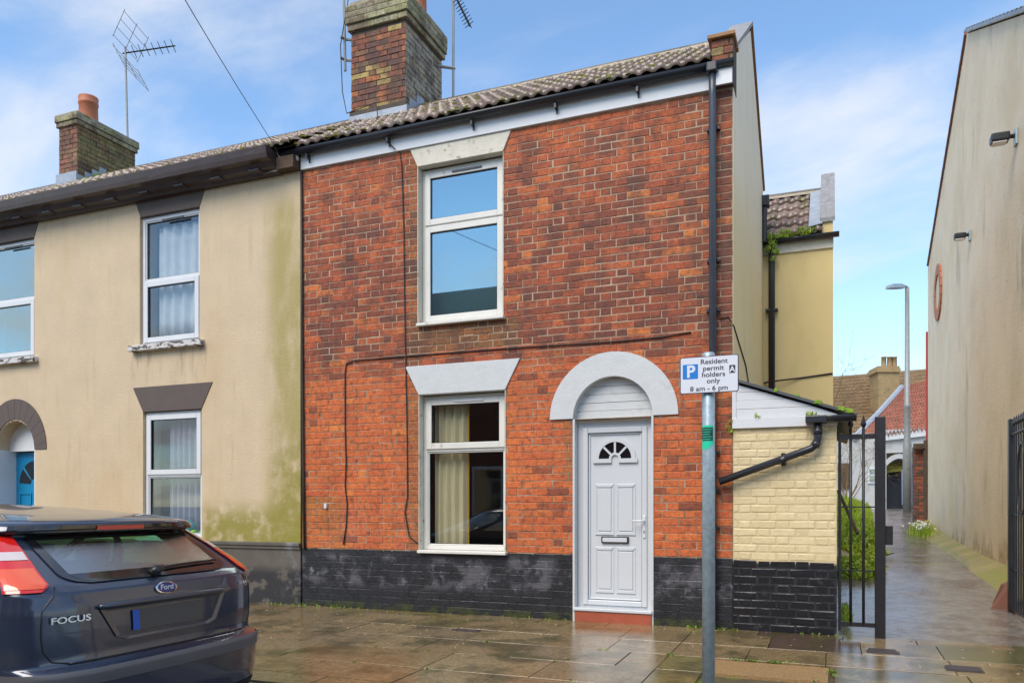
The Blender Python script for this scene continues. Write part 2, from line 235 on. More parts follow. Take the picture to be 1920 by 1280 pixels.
# ------------------------------------------------------------------ mesh builder
class MB:
    def __init__(s): s.v = []; s.f = []; s.c = []
    def quad(s, a, b, c, d, color=None):
        i = len(s.v); s.v += [tuple(a), tuple(b), tuple(c), tuple(d)]; s.f.append((i, i + 1, i + 2, i + 3)); s.c += [color] * 4
    def face(s, pts, color=None):
        i = len(s.v); s.v += [tuple(p) for p in pts]; s.f.append(tuple(range(i, i + len(pts)))); s.c += [color] * len(pts)
    def box(s, x0, x1, y0, y1, z0, z1, color=None):
        i = len(s.v)
        s.v += [(x, y, z) for x in (x0, x1) for y in (y0, y1) for z in (z0, z1)]; s.c += [color] * 8
        for q in ((0, 1, 3, 2), (4, 6, 7, 5), (0, 4, 5, 1), (2, 3, 7, 6), (0, 2, 6, 4), (1, 5, 7, 3)): s.f.append(tuple(i + k for k in q))
        return s
    def mesh(s, vs, fs, color=None):
        i = len(s.v); s.v += [tuple(p) for p in vs]; s.c += [color] * len(vs); s.f += [tuple(i + k for k in f) for f in fs]; return s
    def tube(s, pts, r, n=8, caps=True):
        pts = [Vector(p) for p in pts]; rr = r if isinstance(r, (list, tuple)) else [r] * len(pts)
        i0 = len(s.v); prev = None
        for k, p in enumerate(pts):
            d = (pts[min(k + 1, len(pts) - 1)] - pts[max(k - 1, 0)]).normalized()
            a = Vector((0, 0, 1)) if abs(d.z) < 0.95 else Vector((1, 0, 0))
            u = d.cross(a).normalized() if prev is None else (prev - d * prev.dot(d)).normalized()
            prev = u; t = d.cross(u)
            for j in range(n):
                an = 2 * math.pi * j / n; s.v.append(tuple(p + (u * math.cos(an) + t * math.sin(an)) * rr[k])); s.c.append(None)
        for k in range(len(pts) - 1):
            for j in range(n):
                a = i0 + k * n + j; b = i0 + k * n + (j + 1) % n; s.f.append((a, b, b + n, a + n))
        if caps:
            s.f.append(tuple(i0 + j for j in range(n))[::-1]); e = i0 + (len(pts) - 1) * n; s.f.append(tuple(e + j for j in range(n)))
        return s
    def lathe(s, prof, cx=0, cy=0, n=20):
        i0 = len(s.v)
        for (r, z) in prof:
            for j in range(n):
                an = 2 * math.pi * j / n; s.v.append((cx + r * math.cos(an), cy + r * math.sin(an), z)); s.c.append(None)
        for k in range(len(prof) - 1):
            for j in range(n):
                a = i0 + k * n + j; b = i0 + k * n + (j + 1) % n; s.f.append((a, b, b + n, a + n))
        s.f.append(tuple(i0 + j for j in range(n))[::-1]); e = i0 + (len(prof) - 1) * n; s.f.append(tuple(e + j for j in range(n)))
        return s
    def prism(s, poly, y0, y1):
        """polygon in (x, z), extruded from y0 (front) to y1"""
        n = len(poly); i = len(s.v)
        s.v += [(x, y0, z) for x, z in poly] + [(x, y1, z) for x, z in poly]; s.c += [None] * (2 * n)
        s.f.append(tuple(range(i, i + n))); s.f.append(tuple(range(i + 2 * n - 1, i + n - 1, -1)))
        for k in range(n):
            a = i + k; b = i + (k + 1) % n; s.f.append((a, a + n, b + n, b))
        return s
    def build(s, name, m, parent=None, smooth=False, kind=None, label=None, local=False, bevel=0):
        off = Vector((0, 0, 0))
        if parent is not None and not local:
            p = parent
            while p is not None: off += p.location; p = p.parent
        me = bpy.data.meshes.new(name)
        me.from_pydata([(x - off.x, y - off.y, z - off.z) for x, y, z in s.v], [], s.f)
        if any(c is not None for c in s.c):
            at = me.color_attributes.new('Col', 'FLOAT_COLOR', 'POINT')
            for k, c in enumerate(s.c): at.data[k].color = (*(c or (0.5, 0.5, 0.5)), 1)
        mm = MATS[m] if isinstance(m, str) else m
        me.materials.append(mm)
        if smooth: me.shade_smooth()
        me.update()
        o = bpy.data.objects.new(name, me); col.objects.link(o)
        if parent is not None: o.parent = parent
        if bevel:
            b = o.modifiers.new('Bevel', 'BEVEL'); b.width = bevel; b.segments = 2; b.limit_method = 'ANGLE'; b.angle_limit = R(40)
        if kind: o['kind'] = kind
        if label: o['label'] = label
        return o
def tag(o, label, cat, group=None):
    o['label'] = label; o['category'] = cat
    if group: o['group'] = group
    return o
def thing(name, loc, label, cat, group=None):
    o = bpy.data.objects.new(name, None); o.empty_display_size = 0.2; col.objects.link(o); o.location = loc
    return tag(o, label, cat, group)
def wloc(o):
    p = Vector((0, 0, 0))
    while o is not None: p += o.location; o = o.parent
    return p
def place(name, me, parent, world, color=None, rot=None, scale=None):
    o = bpy.data.objects.new(name, me); col.objects.link(o)
    if parent is not None: o.parent = parent; o.location = Vector(world) - wloc(parent)
    else: o.location = world
    if color: o.color = (*color, 1)
    if rot: o.rotation_euler = rot
    if scale: o.scale = scale
    return o
def box(name, m, parent, x0, x1, y0, y1, z0, z1, bevel=0, **k): return MB().box(x0, x1, y0, y1, z0, z1).build(name, m, parent, bevel=bevel, **k)
def nz(x, y, z, s=1.0): return noise.noise(Vector((x * s, y * s, z * s)))
def lerp(a, b, t): return tuple(x + (y - x) * t for x, y in zip(a, b))
def clamp(x, a=0, b=1): return max(a, min(b, x))
def sstep(a, b, x):
    t = clamp((x - a) / (b - a)); return t * t * (3 - 2 * t)

# ------------------------------------------------------------------ ground
PROFILE = [(-0.5, 0), (0.3, 0.0), (2, 0.16), (3.9, 0.345), (5.3, 0.37), (7.9, 0.46), (10.95, 0.6), (12.76, 0.78), (16.4, 1.08), (24, 1.12), (900, 1.12)]
def gz(Y):
    if Y <= PROFILE[0][0]: return 0.0
    for (a, za), (b, zb) in zip(PROFILE, PROFILE[1:]):
        if a <= Y <= b: return za + (zb - za) * (Y - a) / (b - a)
    return 1.12
KERB = -3.55; ROADZ = -0.215
def pz(Y): return 0.02 * min(0, Y)
g = MB(); ys = [-0.02, 0.3, 1.1, 2, 3, 3.9, 5.3, 7.9, 10.95, 12.76, 14.5, 16.4, 24, 60, 200, 900]; xs = [-900, -60, -12, -5, 0.9, 1.5, 2.2, 3.06, 6, 20, 80, 900]
vs = [(x, y, gz(y) - 0.004 + (0.02 * nz(x, y, 0, 1.3) if 0.4 < y < 20 and 0.9 < x < 3.1 else 0)) for y in ys for x in xs]; nx = len(xs)
fs = [(j * nx + i, j * nx + i + 1, (j + 1) * nx + i + 1, (j + 1) * nx + i) for j in range(len(ys) - 1) for i in range(nx - 1)]
g.mesh(vs, fs); gr = g.build('ground', 'asphalt_wet', smooth=True, kind='structure')
rd = MB(); rd.quad((-900, -900, ROADZ - 0.01), (900, -900, ROADZ - 0.01), (900, KERB, ROADZ - 0.01), (-900, KERB, ROADZ - 0.01)); rd.build('road', 'road', kind='structure')
# pavement bed, kerb stones, slabs
pv = MB(); pv.mesh([(-40, KERB, pz(KERB) - 0.012), (40, KERB, pz(KERB) - 0.012), (40, 0.3, -0.012), (-40, 0.3, -0.012), (-40, KERB, -0.3), (40, KERB, -0.3)], [(0, 1, 2, 3), (4, 5, 1, 0)])
pavement = pv.build('pavement', 'joint', kind='structure')
def chamfer_mesh(name, lx, ly, h, c=0.006):
    """slab, top face at z=0, from (0,0) to (lx,ly)"""
    m = MB(); a = [(0, 0), (lx, 0), (lx, ly), (0, ly)]; b = [(c, c), (lx - c, c), (lx - c, ly - c), (c, ly - c)]
    m.mesh([(x, y, -h) for x, y in a] + [(x, y, -c) for x, y in a] + [(x, y, 0) for x, y in b],
           [(8, 9, 10, 11)] + [(i, (i + 1) % 4, 4 + (i + 1) % 4, 4 + i) for i in range(4)] + [(4 + i, 4 + (i + 1) % 4, 8 + (i + 1) % 4, 8 + i) for i in range(4)])
    me = bpy.data.meshes.new(name); me.from_pydata(m.v, [], m.f); return me
unit_slab = chamfer_mesh('paving_slab', 1, 1, 0.05, 0.0015); unit_slab.materials.append(MATS['slab'])
rows = [0.0, -0.27, -0.87, -1.43, -2.0, -2.62, -3.12, KERB + 0.14]
SLABC = [(0.23, 0.158, 0.070), (0.25, 0.172, 0.080), (0.20, 0.148, 0.055), (0.27, 0.195, 0.095), (0.23, 0.165, 0.085)]
def slab(x0, x1, y0, y1, c, mesh=unit_slab):
    j = 0.004
    place('paving_slab', mesh, pavement, (x0 + j, y0 + j, pz((y0 + y1) / 2) + random.uniform(-0.002, 0.002)), c,
          (math.atan(0.02) + random.uniform(-0.0025, 0.0025), random.uniform(-0.0025, 0.0025), 0), (x1 - x0 - 2 * j, y1 - y0 - 2 * j, 1))
random.seed(12)
for ri in range(len(rows) - 1):
    y1, y0 = rows[ri], rows[ri + 1]
    x = -13.5 + random.uniform(0, 0.6)
    while x < 5.5:
        wd = random.choice((0.62, 0.76, 0.92))
        xe = x + wd
        if x < -0.36 < xe + 0.3: xe = -0.36
        if ri >= 3 and -0.40 < x < 0.0 and ri <= 4: xe = 0.0
        inagg = (ri in (3, 4)) and -0.01 <= x < 0.93
        if inagg: x = 0.94; continue
        c = random.choice(SLABC)
        if 0.98 < (x + xe) / 2 < 1.75 and ri <= 2: c = (0.24, 0.165, 0.075)
        elif 1.5 < (x + xe) / 2 < 2.4 and ri in (2, 3): c = (0.22, 0.15, 0.06)
        elif -0.37 <= x < 0 and ri in (3, 4): c = (0.19, 0.15, 0.045)
        elif 0 <= x < 1 and ri <= 1: c = (0.10, 0.055, 0.035)
        elif x > 1.7 and ri <= 2: c = (0.10, 0.09, 0.028)
        slab(x, xe, y0, y1, c); x = xe
box('aggregate_patch', 'aggregate', pavement, 0.02, 0.90, -2.02, -1.47, -0.06, pz(-1.74) + 0.004)
for x in range(-15, 8):
    box('kerb_stone', 'kerb', pavement, x * 0.92, x * 0.92 + 0.91, KERB - 0.01, KERB + 0.13, ROADZ - 0.1, pz(KERB) - 0.004, bevel=0.015)
for X, Y, rx, ry, lab in ((1.33, -0.67, 0.11, 0.10, 'rusty square cover set in the sandy slab below the gate post'), (1.87, -1.18, 0.11, 0.09, 'dark rectangular cover in the pavement outside the alley mouth'), (-2.5, -0.95, 0.13, 0.05, 'small dark oblong cover in the brown slabs under the window')):
    t = thing('inspection_cover', (X, Y, pz(Y)), lab, 'drain cover', 'covers let into the pavement')
    box('cover_frame', 'iron_cover', t, X - rx - 0.02, X + rx + 0.02, Y - ry - 0.02, Y + ry + 0.02, pz(Y) - 0.03, pz(Y) + 0.008)
    box('lid', 'iron_cover', t, X - rx, X + rx, Y - ry, Y + ry, pz(Y) - 0.02, pz(Y) + 0.013, bevel=0.003)
# bits of litter and petals on the slabs
db = MB(); random.seed(5)
for k in range(220):
    X = random.uniform(-7, 4); Y = -abs(random.gauss(0, 1.1)) - 0.02
    if Y < -3.3: continue
    a = random.uniform(0, 6.3); r = random.uniform(0.005, 0.016); z = pz(Y) + 0.007
    pts = [(X + r * math.cos(a + q), Y + r * 0.6 * math.sin(a + q), z + 0.004 * math.sin(q * 2)) for q in (0, 1.2, 2.5, 3.7, 5)]
    db.face(pts); db.face([(p[0], p[1], z - 0.004) for p in pts][::-1])
db.build('litter', 'debris', kind='stuff')['label'] = 'pale fallen petals and crumbs scattered over the wet pavement'
def weed_tuft(mb, X, Y, Z, r, h, n):
    for k in range(n):
        a = random.uniform(0, 6.3); d = random.uniform(0, r); hh = h * random.uniform(0.4, 1); bx, by = X + d * math.cos(a), Y + d * math.sin(a)
        tx, ty = bx + random.uniform(-r, r) * 0.7, by + random.uniform(-r, r) * 0.7; wv = random.uniform(0.004, 0.010); b = random.uniform(0, 6.3)
        dx, dy = wv * math.cos(b), wv * math.sin(b)
        mb.face([(bx - dx, by - dy, Z), (bx + dx, by + dy, Z), ((bx + tx) / 2 + dx * 1.6, (by + ty) / 2 + dy * 1.6, Z + hh * 0.7), (tx, ty, Z + hh)])
wd = MB(); random.seed(21)
for k in range(150):
    X = random.uniform(-7.0, 1.0); 
    if -1.7 < X < -0.78 or nz(X, 3, 1, 1.4) < 0.12: continue
    weed_tuft(wd, X, -0.02, 0, 0.03, 0.03, 4)
for k in range(110):      # along joints round the aggregate patch
    q = random.random()
    if q < 0.35: X, Y = random.uniform(-0.35, 0.93), -1.43 + random.gauss(0, 0.012)
    elif q < 0.55: X, Y = 0.93 + random.gauss(0, 0.012), random.uniform(-2.02, -1.43)
    elif q < 0.75: X, Y = 0.0 + random.gauss(0, 0.012), random.uniform(-2.02, -1.45)
    else: X, Y = random.uniform(-6, 3), random.choice(rows[1:6])
    if nz(X, Y, 4, 2.5) < -0.05: continue
    weed_tuft(wd, X, Y, pz(Y), 0.025, 0.022, 6)
wd.build('pavement_weeds', 'weed', kind='stuff')['label'] = 'small green weeds and moss along the wall foot and paving joints'

# ------------------------------------------------------------------ brick walls
def brick_mesh(name, L_, h=0.0745, d=0.03, c=0.006, jit=0.0):
    """brick face: from (0,0) to (L,h) in x,z; front at y=0, body to y=d"""
    a = [(0, 0), (L_, 0), (L_, h), (0, h)]; b = [(c, c), (L_ - c, c), (L_ - c, h - c), (c, h - c)]
    if jit:
        a = [(x + random.uniform(-jit, jit), z + random.uniform(-jit, jit)) for x, z in a]; b = [(x + random.uniform(-jit, jit), z + random.uniform(-jit, jit)) for x, z in b]
    vs = [(x, d, z) for x, z in a] + [(x, c * 0.8, z) for x, z in a] + [(x, 0, z) for x, z in b]
    fs = [(8, 9, 10, 11)] + [(i, (i + 1) % 4, 4 + (i + 1) % 4, 4 + i) for i in range(4)] + [(4 + i, 4 + (i + 1) % 4, 8 + (i + 1) % 4, 8 + i) for i in range(4)]
    return vs, fs
CO = 0.08; ST = 0.238; HD = 0.1205
BM = {}
def brick_data(matname, L_, h=0.0745, c=0.006):
    key = (matname, round(L_, 2), round(h, 3), random.randrange(4))
    if key not in BM:
        vs, fs = brick_mesh('brick', max(0.03, round(L_, 2)), h, c=c, jit=0.0034); me = bpy.data.meshes.new('brick'); me.from_pydata(vs, [], fs); me.materials.append(MATS[matname]); BM[key] = me
    return BM[key]
def flemish(x0, x1, row, jitter=0.006):
    """yield brick spans (a,b) in a course between x0 and x1"""
    per = ST + HD; p = math.floor(x0 / per) * per - per + (per / 2 if row % 2 else 0)
    while p < x1:
        for wv in (ST, HD):
            a, b = p + 0.0022 + random.uniform(-jitter, jitter), p + wv - 0.0022 + random.uniform(-jitter, jitter)
            a, b = max(a, x0 + 0.003), min(b, x1 - 0.003)
            if b - a > 0.028: yield a, b
            p += wv
def red_color(x, z):
    n = nz(x, 0, z, 0.8); r = random.random()
    up = sstep(2.75, 3.2, z) * (1 - sstep(4.5, 5.1, z))          # sooty middle band
    dark = clamp(0.10 + 0.62 * up + 0.25 * n + 0.35 * sstep(-0.55, -0.1, x) * (1 if z > 2 else 0.6) - 0.1 * (z > 5.0))
    bright = lerp((0.54, 0.115, 0.032), (0.64, 0.165, 0.040), random.random())
    mid = lerp((0.35, 0.078, 0.030), (0.42, 0.092, 0.030), random.random())
    drk = lerp((0.125, 0.042, 0.027), (0.20, 0.050, 0.028), random.random())
    if z < 2.75: mid = lerp(mid, bright, 0.70)
    if r < dark * 0.75: c = lerp(drk, mid, 0.15 + random.random() * 0.65)
    elif r > 0.955: c = lerp((0.66, 0.19, 0.040), mid, random.random() * 0.5)
    else: c = lerp(mid, bright, random.random() * 0.55)
    if z < 1.25 and x < -3.5: c = lerp(c, (0.50, 0.17, 0.11), 0.30 * clamp(0.5 + nz(x, 2, z, 1.5)))
    if z < 1.3 and x < -4.75: c = lerp(c, (0.26, 0.15, 0.02), 0.45 * clamp(0.7 + nz(x, 5, z, 2)))
    if -1.0 - 0.9 < x < -1.66 and 1.5 < z < 2.3: c = lerp(c, (0.20, 0.14, 0.04), 0.4)
    if -3.7 < x < -2.4 and 3.0 < z < 3.36: c = lerp(c, (0.17, 0.13, 0.035), 0.45)
    if -3.85 < x < -3.6: c = lerp(c, (0.16, 0.10, 0.03), 0.4)
    return c
def plinth_color(x, z):
    edge = 0.30 + 0.12 * nz(x, 1, 0, 1.6) + 0.05 * nz(x, 1, 9, 7)
    if x > -0.8: edge = 0.26
    if z < edge: c = lerp((0.008, 0.008, 0.011), (0.020, 0.020, 0.026), random.random())
    else: c = lerp((0.030, 0.029, 0.034), (0.120, 0.115, 0.130), clamp(0.42 + 1.1 * nz(x, 7, z, 2.2) + random.uniform(-0.10, 0.10)))
    if z > 0.62: c = lerp(c, (0.030, 0.030, 0.038), 0.75)
    if random.random() < 0.05: c = lerp(c, (0.15, 0.06, 0.04), 0.7)
    return c

# ------------------------------------------------------------------ windows
def window(parent, X0, X1, Z0, Z1, Y, lights, m='upvc', pane='pane', vent=True, sill=None, label=None):
    """casement window; lights = [(z0, z1, sash)] from the bottom; Y is the front of the frame"""
    ft = 0.052
    wv = MB(); wv.box(X0, X0 + ft, Y, Y + 0.07, Z0, Z1); wv.box(X1 - ft, X1, Y, Y + 0.07, Z0, Z1); wv.box(X0 + ft, X1 - ft, Y, Y + 0.07, Z0, Z0 + ft); wv.box(X0 + ft, X1 - ft, Y, Y + 0.07, Z1 - ft, Z1)
    for a, b in zip(lights, lights[1:]): wv.box(X0 + ft, X1 - ft, Y, Y + 0.07, a[1] - 0.022, a[1] + 0.022)
    win = wv.build('window', m, parent, bevel=0.006, label=label)
    for i, (z0, z1, sash) in enumerate(lights):
        a = X0 + ft + 0.001; b = X1 - ft - 0.001
        zz0 = z0 + (ft if i == 0 else 0.022) + 0.001; zz1 = z1 - (ft if i == len(lights) - 1 else 0.022) - 0.001
        st = 0.056 if sash else 0.016; yo = -0.018 if sash else 0.012
        f = MB(); lap = 0.014 if sash else 0
        f.box(a - lap, a + st, Y + yo, Y + 0.045, zz0 - lap, zz1 + lap); f.box(b - st, b + lap, Y + yo, Y + 0.045, zz0 - lap, zz1 + lap)
        f.box(a + st, b - st, Y + yo, Y + 0.045, zz0 - lap, zz0 + st); f.box(a + st, b - st, Y + yo, Y + 0.045, zz1 - st, zz1 + lap)
        f.build('sash' if sash else 'glazing_bead', m, win, bevel=0.005)
        gk = MB(); e = 0.006
        gk.box(a + st - 0.001, a + st + e, Y + yo + 0.012, Y + 0.04, zz0 + st, zz1 - st); gk.box(b - st - e, b - st + 0.001, Y + yo + 0.012, Y + 0.04, zz0 + st, zz1 - st)
        gk.box(a + st + e, b - st - e, Y + yo + 0.012, Y + 0.04, zz0 + st - 0.001, zz0 + st + e); gk.box(a + st + e, b - st - e, Y + yo + 0.012, Y + 0.04, zz1 - st - e, zz1 - st + 0.001)
        gk.build('gasket', 'trim_black', win)
        MB().box(a + st - 0.004, b - st + 0.004, Y + yo + 0.028, Y + yo + 0.032, zz0 + st - 0.004, zz1 - st + 0.004).build('pane', pane, win)
    if vent:
        xm = (X0 + X1) / 2 + 0.05
        v = MB(); v.box(xm - 0.19, xm + 0.19, Y - 0.032, Y - 0.017, Z1 - 0.085, Z1 - 0.062); v.build('trickle_vent', 'upvc' if vent == 2 else 'trim_grey', win, bevel=0.003)
    if sill:
        box('sill', sill, win, X0 - 0.002, X1 + 0.03, Y - 0.17, Y + 0.001, Z0 - 0.035, Z0 - 0.001, bevel=0.006)
    return win
def curtain(name, label, m, X0, X1, Z0, Z1, Y, folds, amp=0.03, group=None, edge=None):
    n = max(24, int(folds * 10)); c = MB(); nzr = 6; vs = []
    for j in range(nzr + 1):
        z = Z0 + (Z1 - Z0) * j / nzr
        for i in range(n + 1):
            t = i / n; vs.append((X0 + (X1 - X0) * t, Y + amp * math.sin(2 * math.pi * folds * t + 0.6 * math.sin(5 * t)) * (1 - 0.3 * j / nzr) + 0.01 * nz(t * 9, j * 0.4, 1), z))
    fs = [(j * (n + 1) + i, j * (n + 1) + i + 1, (j + 1) * (n + 1) + i + 1, (j + 1) * (n + 1) + i) for j in range(nzr) for i in range(n)]
    c.mesh(vs, fs)
    if edge:
        root = thing(name, ((X0 + X1) / 2, Y, Z0), label, 'curtain', group); o = c.build('drape', m, root, smooth=True)
        box('braid_edge', edge, root, X1 - 0.004, X1 + 0.022, Y - 0.02, Y - 0.012, Z0, Z1); return root
    o = c.build(name, m, smooth=True); o.modifiers.new('Solidify', 'SOLIDIFY').thickness = 0.003
    return tag(o, label, 'curtain', group)

# ------------------------------------------------------------------ RED BRICK HOUSE
XL, XR = -5.24, 0.0; ZE = 5.46; RIDGE_Y, RIDGE_Z = 1.85, 6.95; REAR = 3.72
house = thing('brick_house', (-2.6, 0, 0), 'red brick end terrace house with white arched door and black painted plinth', 'house')
UW = (-3.59, -2.50, 3.36, 5.24); LW = (-3.575, -2.475, 0.685, 2.56); DR = (-1.675, -0.805, 0.0, 2.18)
ACX, ACZ, ARI, ARO = -1.24, 2.185, 0.435, 0.70
def holes(z0, z1):
    """x intervals cut out of the wall between heights z0 and z1"""
    h = []
    for (a, b, c, d) in (UW, LW, DR):
        if z1 > c + 0.01 and z0 < d - 0.01: h.append((a, b))
    if z1 > ACZ and z0 < ACZ + ARI:
        zz = max(0, z0 - ACZ); hw = math.sqrt(max(0, (ARI + 0.08) ** 2 - zz ** 2)); h.append((ACX - hw, ACX + hw))
    h.sort(); m = []
    for a, b in h:
        if m and a < m[-1][1]: m[-1] = (m[-1][0], max(b, m[-1][1]))
        else: m.append((a, b))
    return m
def spans(x0, x1, hs):
    out = []; x = x0
    for a, b in hs:
        if a > x: out.append((x, a))
        x = max(x, b)
    if x < x1: out.append((x, x1))
    return out
cuts = sorted({0.0, ZE + 0.25} | {v for r_ in (UW, LW, DR) for v in r_[2:]} | {ACZ + k * 0.04 for k in range(0, 12)})
core = MB(); pcore = MB(); cuts = sorted(set(cuts) | {0.70})
for z0, z1 in zip(cuts, cuts[1:]):
    for a, b in spans(XL, XR, holes(z0 + 0.002, z1 - 0.002)): (pcore if z1 < 0.701 else core).box(a, b, 0.0025 if z1 < 0.701 else 0.0045, 0.24, z0 - 0.0, z1)
core.build('wall', 'mortar', house); pcore.build('plinth', 'plinth_paint', house)
random.seed(3)
bl = []
for row in range(int(ZE / CO) + 1):
    z = row * CO + 0.003
    if z > ZE - 0.02: break
    for a, b in spans(XL, XR, holes(z + 0.012, z + 0.055)):
        for p, q in flemish(a, b, row): bl.append((p, q, z, row))
def proj_area(p, q, z):
    c = Vector(((p + q) / 2, 0, z)); rel = c - CAM; zc = -rel.x * SPS + rel.y * CPS; return (q - p) / zc ** 2
vis = sorted(bl, key=lambda t: -proj_area(*t[:3]))
near = set(vis[:300]); rest = MB(); prest = MB()
for t in bl:
    p, q, z, row = t
    c = plinth_color(p, z) if z < 0.67 else red_color(p, z)
    dy = random.uniform(-0.002, 0.003)
    if t in near:
        Lr = round(q - p, 2); place('brick', brick_data('plinth_paint' if z < 0.67 else 'brick_o', q - p), house, (p, dy * (0.4 if z < 0.67 else 1), z), c, (0, random.uniform(-0.006, 0.006), 0), ((q - p) / max(0.03, Lr), 1, 1))
    else:
        vs, fs = brick_mesh('b', q - p, jit=0.0034); an = random.uniform(-0.006, 0.006)
        (prest if z < 0.67 else rest).mesh([(p + x, dy * (0.4 if z < 0.67 else 1) + y, z + v + an * x) for x, y, v in vs], fs, c)
rest.build('brickwork', 'brick_a', house, kind='stuff')
if prest.v: prest.build('plinth_brickwork', 'plinth_paint', house, kind='stuff')
# interior shell so that rooms are dark, floors, side/rear walls
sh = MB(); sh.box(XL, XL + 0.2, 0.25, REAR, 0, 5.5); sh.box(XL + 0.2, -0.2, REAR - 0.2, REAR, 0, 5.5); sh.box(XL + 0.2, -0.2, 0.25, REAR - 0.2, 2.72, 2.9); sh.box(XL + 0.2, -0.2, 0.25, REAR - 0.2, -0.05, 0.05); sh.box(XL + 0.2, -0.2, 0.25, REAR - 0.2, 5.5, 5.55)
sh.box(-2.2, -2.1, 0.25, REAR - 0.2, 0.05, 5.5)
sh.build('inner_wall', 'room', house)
# gable end with raised parapet
def rz(Y): return (RIDGE_Z - (RIDGE_Y - Y) * 0.70) if Y < RIDGE_Y else (RIDGE_Z - (Y - RIDGE_Y) * 0.70)
gm = MB()
prof = [(0.24, 0.0), (REAR, 0.0), (REAR, rz(REAR) + 0.16), (RIDGE_Y, RIDGE_Z + 0.10), (0.24, rz(0.24) + 0.16)]
n = len(prof); gm.mesh([(0.004, y, z) for y, z in prof] + [(-0.19, y, z) for y, z in prof], [tuple(range(n)), tuple(range(2 * n - 1, n - 1, -1))] + [(i, i + n, (i + 1) % n + n, (i + 1) % n) for i in range(n)])
gm.build('gable_wall', 'gable_render', house)
MB().box(-0.012, 0.006, 0.02, 0.26, 2.4, rz(0) + 0.12).build('render_edge', 'gable_render', house)
for (ya, yb) in ((0.12, RIDGE_Y), (RIDGE_Y, REAR + 0.03)):
    k = 9
    for i in range(k):
        a = ya + (yb - ya) * i / k; b = ya + (yb - ya) * (i + 1) / k - 0.008; e = 0.05 if ya < 1 else 0.02
        za, zb = rz(a) + 0.165, rz(b) + 0.165
        if ya > 1 or i == k - 1: za = min(za, RIDGE_Z + 0.24); zb = min(zb, RIDGE_Z + 0.24)
        c = MB(); c.mesh([(x, y, z + h) for h in (0, 0.05) for x, y, z in ((-0.23, a, za), (0.03, a, za), (0.03, b, zb), (-0.23, b, zb))], [(3, 2, 1, 0), (4, 5, 6, 7), (0, 1, 5, 4), (1, 2, 6, 5), (2, 3, 7, 6), (3, 0, 4, 7)])
        c.build('coping_stone', 'coping' if ya < 1 else 'terracotta_edge', house)
kn = MB(); kn.box(-0.20, 0.012, -0.06, 0.24, 5.46, 5.93); kn.build('kneeler', 'mortar_dark', house)
random.seed(31)
for r_ in range(5):
    for a, b in (((-0.20, -0.085), (-0.075, 0.014)) if r_ % 2 else ((-0.20, -0.03), (-0.02, 0.014))):
        place('brick', brick_data('brick_o', b - a), house, (a, -0.072, 5.525 + r_ * 0.08), random.choice([(0.30, 0.22, 0.08), (0.26, 0.10, 0.05), (0.34, 0.26, 0.10), (0.30, 0.09, 0.04)]))
box('kneeler_cap', 'terracotta_edge', house, -0.235, 0.035, -0.11, 0.25, 5.925, 5.965, bevel=0.006)
# fascia, gutter, brackets, downpipe
box('fascia', 'upvc', house, XL, -0.205, -0.035, 0.011, ZE - 0.01, ZE + 0.19, bevel=0.004)
box('fascia', 'upvc', house, -0.203, 0.008, -0.10, -0.075, ZE - 0.01, ZE + 0.17, bevel=0.004)
def half_gutter(x0, x1, y, z, r=0.058, n=10):
    m = MB(); vs = []
    for x in (x0, x1):
        for rr in (r, r - 0.006):
            for i in range(n + 1):
                a = math.pi + math.pi * i / n; vs.append((x, y + rr * math.cos(a), z + rr * math.sin(a)))
    k = n + 1; fs = []
    for i in range(n):
        fs += [(i, i + 1, 2 * k + i + 1, 2 * k + i), (k + i + 1, k + i, 3 * k + i, 3 * k + i + 1), (i + 1, i, k + i, k + i + 1), (2 * k + i, 2 * k + i + 1, 3 * k + i + 1, 3 * k + i)]
    fs += [(0, 2 * k, 3 * k, k), (n, k + n, 3 * k + n, 2 * k + n)]
    m.mesh(vs, fs); return m
half_gutter(XL - 0.25, 0.03, -0.105, ZE + 0.205).build('gutter', 'black_plastic', house, smooth=True)
for x in (-5.1, -3.95, -2.85, -1.85, -0.95):
    b = MB(); b.box(x - 0.012, x + 0.012, -0.11, -0.034, ZE + 0.09, ZE + 0.145); b.box(x - 0.009, x + 0.009, -0.05, -0.034, ZE + 0.055, ZE + 0.09); b.build('gutter_bracket', 'black_plastic', house)
def dp(name, pts, r, m, parent): return MB().tube(pts, r, 12).build(name, m, parent, smooth=True)
pipe = dp('downpipe', [(-0.185, -0.11, ZE + 0.16), (-0.185, -0.085, ZE - 0.10), (-0.185, -0.075, 0.02)], 0.036, 'blue_plastic', house)
box('outlet', 'black_plastic', pipe, -0.24, -0.13, -0.17, -0.04, ZE + 0.11, ZE + 0.21, bevel=0.015)
for z in (5.05, 3.72, 3.22, 1.78, 1.40, 1.02, 0.45):
    c = MB(); c.tube([(-0.185, -0.075, z - 0.02), (-0.185, -0.075, z + 0.02)], 0.041, 12); c.box(-0.25, -0.12, -0.05, -0.001, z - 0.014, z + 0.014); c.build('pipe_clip', 'black_plastic', pipe)
